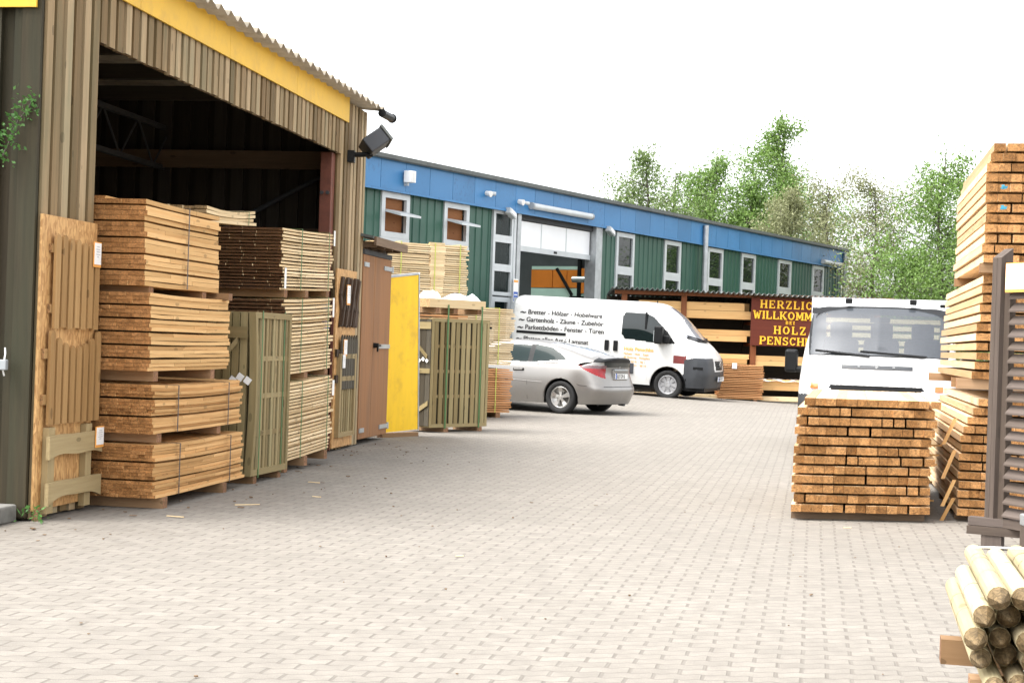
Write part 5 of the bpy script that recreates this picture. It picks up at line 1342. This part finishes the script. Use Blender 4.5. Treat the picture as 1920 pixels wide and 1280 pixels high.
wiper(van,(.36,-.74,1.51),(.60,-.12,1.41)); wiper(van,(.60,-.1,1.41),(.50,.58,1.45))
m=MB(); q=[Vector((.36,-.80,1.462)),Vector((.56,-.45,1.395)),Vector((.62,0,1.375)),Vector((.56,.45,1.395)),Vector((.36,.80,1.462))]; m.tube(q,.022,6); m.build('scuttle',M['blackplastic'],van,local=True)
m=MB(); m.cyl((-.62,-.05,2.22),(-.62,-.05,2.30),.02,.012,8); m.build('roof_aerial',M['blackplastic'],van,local=True)

# --- white flatbed truck facing us (front axle at its origin)
ty_=math.atan2(-.965,-.262); tp=Vector((4.93,20.75,0))
tk=thing('flatbed_truck','white flatbed truck facing the yard behind the square beam stack','truck',tuple(tp),rot=(0,0,ty_))
def tprof(x,f=1.0,top=0): return [(x,1.0*f,.35),(x,1.02*f,.65),(x,1.02*f,.95),(x,1.0*f,1.25),(x,.95*f,1.62),(x,.86*f,1.99+top),(x,.5*f,2.07+top),(x,0,2.085+top)]
net=[tprof(-1.1,0),tprof(-1.12,.6),tprof(-1.08,.95),tprof(-1.0,1.0),tprof(-.6,1.0),
 [(-.12,1.0,.35),(-.12,1.02,.65),(-.12,1.02,.95),(-.12,1.0,1.25),(-.12,.94,1.62),(-.13,.85,1.93),(-.05,.5,1.975),(-.02,0,1.985)],
 [(.15,1.0,.35),(.15,1.02,.65),(.15,1.02,.95),(.16,.995,1.25),(.18,.93,1.52),(.24,.85,1.62),(.33,.5,1.64),(.36,0,1.65)],
 [(.42,1.0,.35),(.42,1.02,.65),(.42,1.01,.95),(.44,.97,1.18),(.49,.91,1.285),(.56,.80,1.305),(.655,.5,1.31),(.69,0,1.31)],
 [(.55,.99,.35),(.58,1.0,.62),(.60,.985,.92),(.62,.94,1.09),(.66,.86,1.18),(.71,.68,1.205),(.775,.4,1.215),(.80,0,1.22)],
 [(.66,.97,.35),(.70,.98,.62),(.72,.95,.87),(.735,.89,1.0),(.76,.77,1.075),(.80,.58,1.10),(.845,.3,1.11),(.86,0,1.115)],
 [(.84,.74,.35),(.885,.76,.6),(.875,.72,.82),(.865,.68,.92),(.87,.52,.97),(.88,.38,.99),(.885,.2,1.0),(.89,0,1.0)],
 [(.90,0,.35),(.94,0,.6),(.93,0,.82),(.915,0,.90),(.91,0,.94),(.905,0,.96),(.90,0,.98),(.895,0,1.0)]]
hl=lambda c:c.x>.50 and .585<abs(c.y)<.93 and .845<c.z<1.02-.16*max(0,(.80-abs(c.y)))
parts=[('windscreen',lambda u,t,c:t>4.55 and 5.10<u<6.92 and abs(c.y)<.875,M['screen']),
 ('screen_border',lambda u,t,c:t>4.3 and 5.0<u<6.99 and abs(c.y)<.92,M['blackplastic']),
 ('side_glass',lambda u,t,c:3.1<t<4.75 and -.75<c.x<.12 and 1.3<c.z<1.88,M['glass']),
 ('rear_glass',lambda u,t,c:c.x<-1.05 and 1.32<c.z<1.9 and abs(c.y)<.78,M['clearglass']),
 ('headlamp',lambda u,t,c:hl(c),M['lampglass']),
 ('grille',lambda u,t,c:c.x>.7 and abs(c.y)<.60 and .82<c.z<.935,M['blackplastic']),
 ('front_bumper',lambda u,t,c:c.x>.45 and c.z<.80,M['greyplastic'])]
tb,tbv=body_parts(tk,net,18,14,((0,.34,.42),),parts,M['truckwhite'])
under(tk,-3.2,.7,.5,.3,.62)
for x in (0,-2.85):
    for sd_ in (1,-1):
        wheel(tk,(x,sd_*.90,.34),.34,.22,sd_,'steel')
pT=proj_x(tbv,1,.014)
m=MB(); 
for z in (1.185,): 
    G=[[pT(Vector((3,y_/60,zz))) for zz in (1.150,1.162,1.175,1.188,1.200)] for y_ in range(-27,28)]
m.grid(G); m.build('air_slot',M['greyplastic'],tk,local=True)
m=MB()
for y_ in (-.24,-.02,.2): q=pT(Vector((3,y_,1.17))); m.board(q+Vector((.002,0,0)),Vector((0,.03,0)),UP*.02,Vector((.004,0,0)))
m.build('slot_clips',M['galv'],tk,local=True)
for sd_ in (1,-1):
    G=[[pT(Vector((3,sd_*(.735+.10*i/6),.88+.075*j/4))) for j in range(5)] for i in range(7)]
    m=MB(); m.grid(G); m.build('indicator_lamp',M['orangelamp'],tk,local=True)
    m=MB(); rb(m,Vector((.12,sd_*1.15,1.22)),(.06,.085,.155),Matrix.Identity(3)); mr=m.build('wing_mirror',M['blackplastic'],tk,local=True,bevel=.035)
    m=MB(); m.cyl((.1,sd_*1.10,1.11),(.2,sd_*.95,1.11),.045,.055,10); m.build('mirror_arm',M['blackplastic'],mr,local=True)
m=MB()
wiper(tk,(.585,-.80,1.372),(.715,-.10,1.315)); wiper(tk,(.70,-.22,1.375),(.66,.62,1.325))
# cab inside
for y_ in (-.55,.0,.55):
    m=MB(); rb(m,Vector((-.72,y_,1.22)),(.09,.24,.34),Matrix.Rotation(rad(-6),3,'Y')); ss=m.build('seat_back',M['tealgrey'],tk,local=True,bevel=.06)
    m=MB(); 
    for i in range(1): rb(m,Vector((-.75,y_,1.66)),(.05,.15,.12),Matrix.Identity(3))
    m.build('headrest',M['tealgrey'],ss,local=True,bevel=.048)
m=MB(); m.box((.05,-.9,1.0),(.42,.9,1.26)); m.build('dashboard',M['greyplastic'],tk,local=True,bevel=.04)
m=MB(); m.box((.02,-.9,1.87),(.0,.9,1.95)); m.build('sun_visor',M['greyplastic'],tk,local=True)
m=MB(); rb(m,Vector((.08,0,1.80)),(.02,.13,.035),Matrix.Identity(3)); m.build('rear_view_mirror',M['blackplastic'],tk,local=True,bevel=.01)
nn_=28; m=MB(); ring=[Vector((-.18+.10*math.sin(2*math.pi*i/nn_),-.55+.19*math.cos(2*math.pi*i/nn_),1.22+.16*math.sin(2*math.pi*i/nn_))) for i in range(nn_+1)]; m.tube(ring,.016,8); m.build('steering_wheel',M['blackplastic'],tk,local=True)
# bed
m=MB(); m.box((-4.3,-1.02,.78),(-1.2,1.02,.90)); m.build('load_bed',M['galv'],tk,local=True)
m=MB(); m.box((-1.27,-1.0,.9),(-1.21,1.0,1.15)); m.box((-1.27,-1.0,2.0),(-1.21,1.0,2.13)); m.box((-1.27,-1.0,1.15),(-1.21,-.93,2.0)); m.box((-1.27,.93,1.15),(-1.21,1.0,2.0)); m.build('headboard',M['truckwhite'],tk,local=True)
for sd_ in (1,-1):
    m=MB(); m.box((-4.25,sd_*1.0,.9),(-1.3,sd_*1.03,1.3)); m.build('side_board',M['galv'],tk,local=True)
for y_ in (-.42,.42):
    m=MB(); rb(m,Vector((-.03,y_,2.05)),(.05,.045,.035),Matrix.Identity(3)); m.build('roof_bracket',M['blackplastic'],tk,local=True,bevel=.01)
m=MB(); rb(m,Vector((-.05,.80,2.01)),(.05,.035,.022),Matrix.Identity(3)); m.build('marker_lamp',M['blackplastic'],tk,local=True,bevel=.008)
tv=Vector((math.cos(ty_),math.sin(ty_),0)); tl_=Vector((-tv.y,tv.x,0))
bundle('slat_bundle','pale timber loaded on the flatbed behind the truck cab','truck load',tp-tv*3.0+tl_*.9+UP*.9,-tl_,-tv,1.8,1.2,1.0,9,5,M['palelight'],fill=.6,z_b=.03,bearers=(),nvis=30,bname='slat')

# ---------------------------------------------------------------- trees behind the hall
def tree(name,label,base,h_,w_,kind,nleaf,leafm,size,seed,base_f=.12,dens=1.0,limbs=26):
    random.seed(seed); base=Vector(base)
    t=thing(name,label,'tree',tuple(base),'trees behind the hall')
    tm=MB(); lm=MB()
    top=base+UP*h_; lean=Vector((random.uniform(-.03,.03)*h_,0,0))
    trunk=[base+UP*(h_*k/8)+lean*(k/8)**2+Vector((random.gauss(0,.01)*h_*(k>0),random.gauss(0,.01)*h_,0)) for k in range(9)]
    for k in range(8): tm.cyl(trunk[k],trunk[k+1],.016*h_*(1-k/8.6),.016*h_*(1-(k+1)/8.6),8)
    pts=[]
    for i in range(limbs):
        f=base_f+(1-base_f)*(1-(1-(i+random.random())/limbs*.985)**(.62 if kind=='cone' else 1.0))
        k=min(7,int(f*8)); p=trunk[k].lerp(trunk[k+1],f*8-k)
        a=random.uniform(0,6.283)
        if kind=='cone': R=w_/2*(1.12*(1-f)**.78+.03)*min(1,(f/.12+.3)); rise=.55
        elif kind=='round': R=w_/2*math.sin(math.pi*min(1,max(.08,f*.95)))**.6; rise=.5
        else: R=w_/2*(.55+.45*math.sin(math.pi*f))*random.uniform(.5,1.15); rise=1.0
        R*=random.uniform(.55,1.18)
        dirv=Vector((math.cos(a),math.sin(a)*.9,0)); prev=p; n_=5
        for s_ in range(1,n_+1):
            q=p+dirv*(R*s_/n_)+UP*(R*rise*(s_/n_)*(1-.45*s_/n_))+Vector((random.gauss(0,.03),random.gauss(0,.03),random.gauss(0,.03)))*R
            rr=.0045*h_*(1-f*.6)*(1-s_/n_*.8); tm.cyl(prev,q,max(rr*1.25,.006),max(rr,.005),5,False); 
            pts.append((q,R,s_/n_)); 
            for tw in range(2):
                v_=Vector((random.gauss(0,1),random.gauss(0,1),random.gauss(.2,.8))).normalized()*R*.28
                if kind!='round' and random.random()<.6: v_.z=-abs(v_.z)*.8
                tm.cyl(q,q+v_,.006,.003,4,False); pts.append((q+v_,R,s_/n_)); pts.append((q+v_*.5,R,s_/n_))
            prev=q
    pts+= [(trunk[8]-UP*random.random()*h_*.12,w_*.12,1) for _ in range(8)]
    clumps=[]
    for (q,R,s_) in pts:
        if random.random()<dens: clumps.append((q,.10+.10*R))
    for i in range(nleaf):
        q,sg_=random.choice(clumps)
        off=Vector((random.gauss(0,sg_),random.gauss(0,sg_),random.gauss(0,sg_*1.0)))
        if kind!='round': off.z-=abs(random.gauss(0,sg_*.8))
        leaf(lm,q+off,size*random.uniform(.6,1.25),.6)
    tm.build('trunk',M['bark'],t); lm.build('crown',leafm,t)
def tx(px,Y): return (px-960)*cR/F*Y
def zt(px,py,Y): return at(px,py,Y).z
for (nm,lab,px,py,Y,w_,kind,nl,lmt,sz,sd_,dn) in (
 ('birch_tree','slim birch with drooping sprays, first of the trees above the hall roof',1208,268,72,4.6,'cone',5200,'leafbirch',.105,1,.8),
 ('birch_tree','thin small birch close beside the slim drooping birch',1256,300,76,3.0,'cone',1700,'leafbirch',.10,12,.6),
 ('birch_tree','broad dense birch between the slim birch and the tallest one',1335,288,74,6.2,'cone',9500,'leafgreen',.105,3,.95),
 ('birch_tree','tallest birch with a pointed top above the hall roof',1455,207,76,5.4,'cone',10500,'leafgreen',.108,4,.9),
 ('birch_tree','lower leafy birch filling the gap before the tallest birch',1392,318,73,3.0,'cone',4200,'leafgreen',.105,15,.9),
 ('willow_tree','rounded grey-green willow above the far end of the hall roof',1470,372,62,3.4,'round',6500,'leafpale',.085,6,.95),
 ('willow_tree','open pale willow beside the hall end with sky between its twigs',1545,345,66,3.2,'open',2600,'leafpale',.085,7,.7),
 ('willow_tree','sparse many-stemmed pale tree between hall and bright green tree',1638,345,58,4.0,'open',4300,'leafpale',.075,8,.75),
 ('leafy_tree','bright green spring tree between the pale tree and the beam stacks',1760,272,56,3.9,'cone',8800,'leafgreen',.085,9,.95),
 ('leafy_tree','green tree half hidden by the topmost beam stack',1828,300,60,3.2,'cone',5200,'leafgreen',.09,10,.95),
 ('leafy_tree','low bush-like tree rising behind the truck roof',1690,480,54,3.6,'round',3600,'leafgreen',.075,13,.8),
 ('leafy_tree','far thin treetop peeping over the hall roof near the shed',812,292,95,3.0,'cone',900,'leafpale',.10,14,.5)):
    x=tx(px,Y); h_=zt(px,py,Y)
    tree(nm,lab,(x,Y,0),h_,w_*(2.1 if kind=='cone' else 1.12),kind,int(nl*2.8),M[lmt],sz*.76,sd_,base_f=.12 if h_<9 else .28,dens=dn,limbs=58 if kind=='cone' else 32)
random.seed(77)
m=MB()
for k in range(60):
    for j in range(26):
        leaf(m,Vector((9+k*.35+random.gauss(0,.3),70+random.gauss(0,1.0),abs(random.gauss(0,1.3)))),.14,.6)
o=m.build('undergrowth',M['leafbirch']); o['kind']='stuff'

# ---------------------------------------------------------------- small litter on the paving
random.seed(31); m=MB()
for k in range(150):
    if k<100: p=S(random.uniform(-1.2,9),random.expovariate(1.6)+.12,.006)
    else: p=Vector((random.uniform(-2,3.8),random.uniform(4.3,14),.006))
    s_=random.uniform(.006,.022)*(1 if k<100 else .6); a=random.uniform(0,6.28); v_=Vector((math.cos(a),math.sin(a),0))
    m.board(p,v_*s_*random.choice((1,1,2.5)),Vector((-v_.y,v_.x,0))*s_,UP*random.uniform(.002,.008))
o=m.build('bark_litter',[M['old']]); o['kind']='stuff'
m=MB()
for p,l_ in ((S(.6,.75),.14),(S(1.5,.95),.2),(S(3.6,.9),.12),(S(2.4,1.3),.08),(Vector((-.3,9.6,0)),.05),(Vector((2.6,11.9,0)),.06)):
    a=random.uniform(-.5,.5); m.board(p+UP*.005,Vector((math.cos(a),math.sin(a),0))*l_,Vector((-math.sin(a),math.cos(a),0))*.012,UP*.006)
o=m.build('wood_splinters',M['palelight']); o['kind']='stuff'
for o in bpy.data.objects:
    if o.parent is None and o.type=='EMPTY' and not o.children: print('EMPTY THING',o.name)
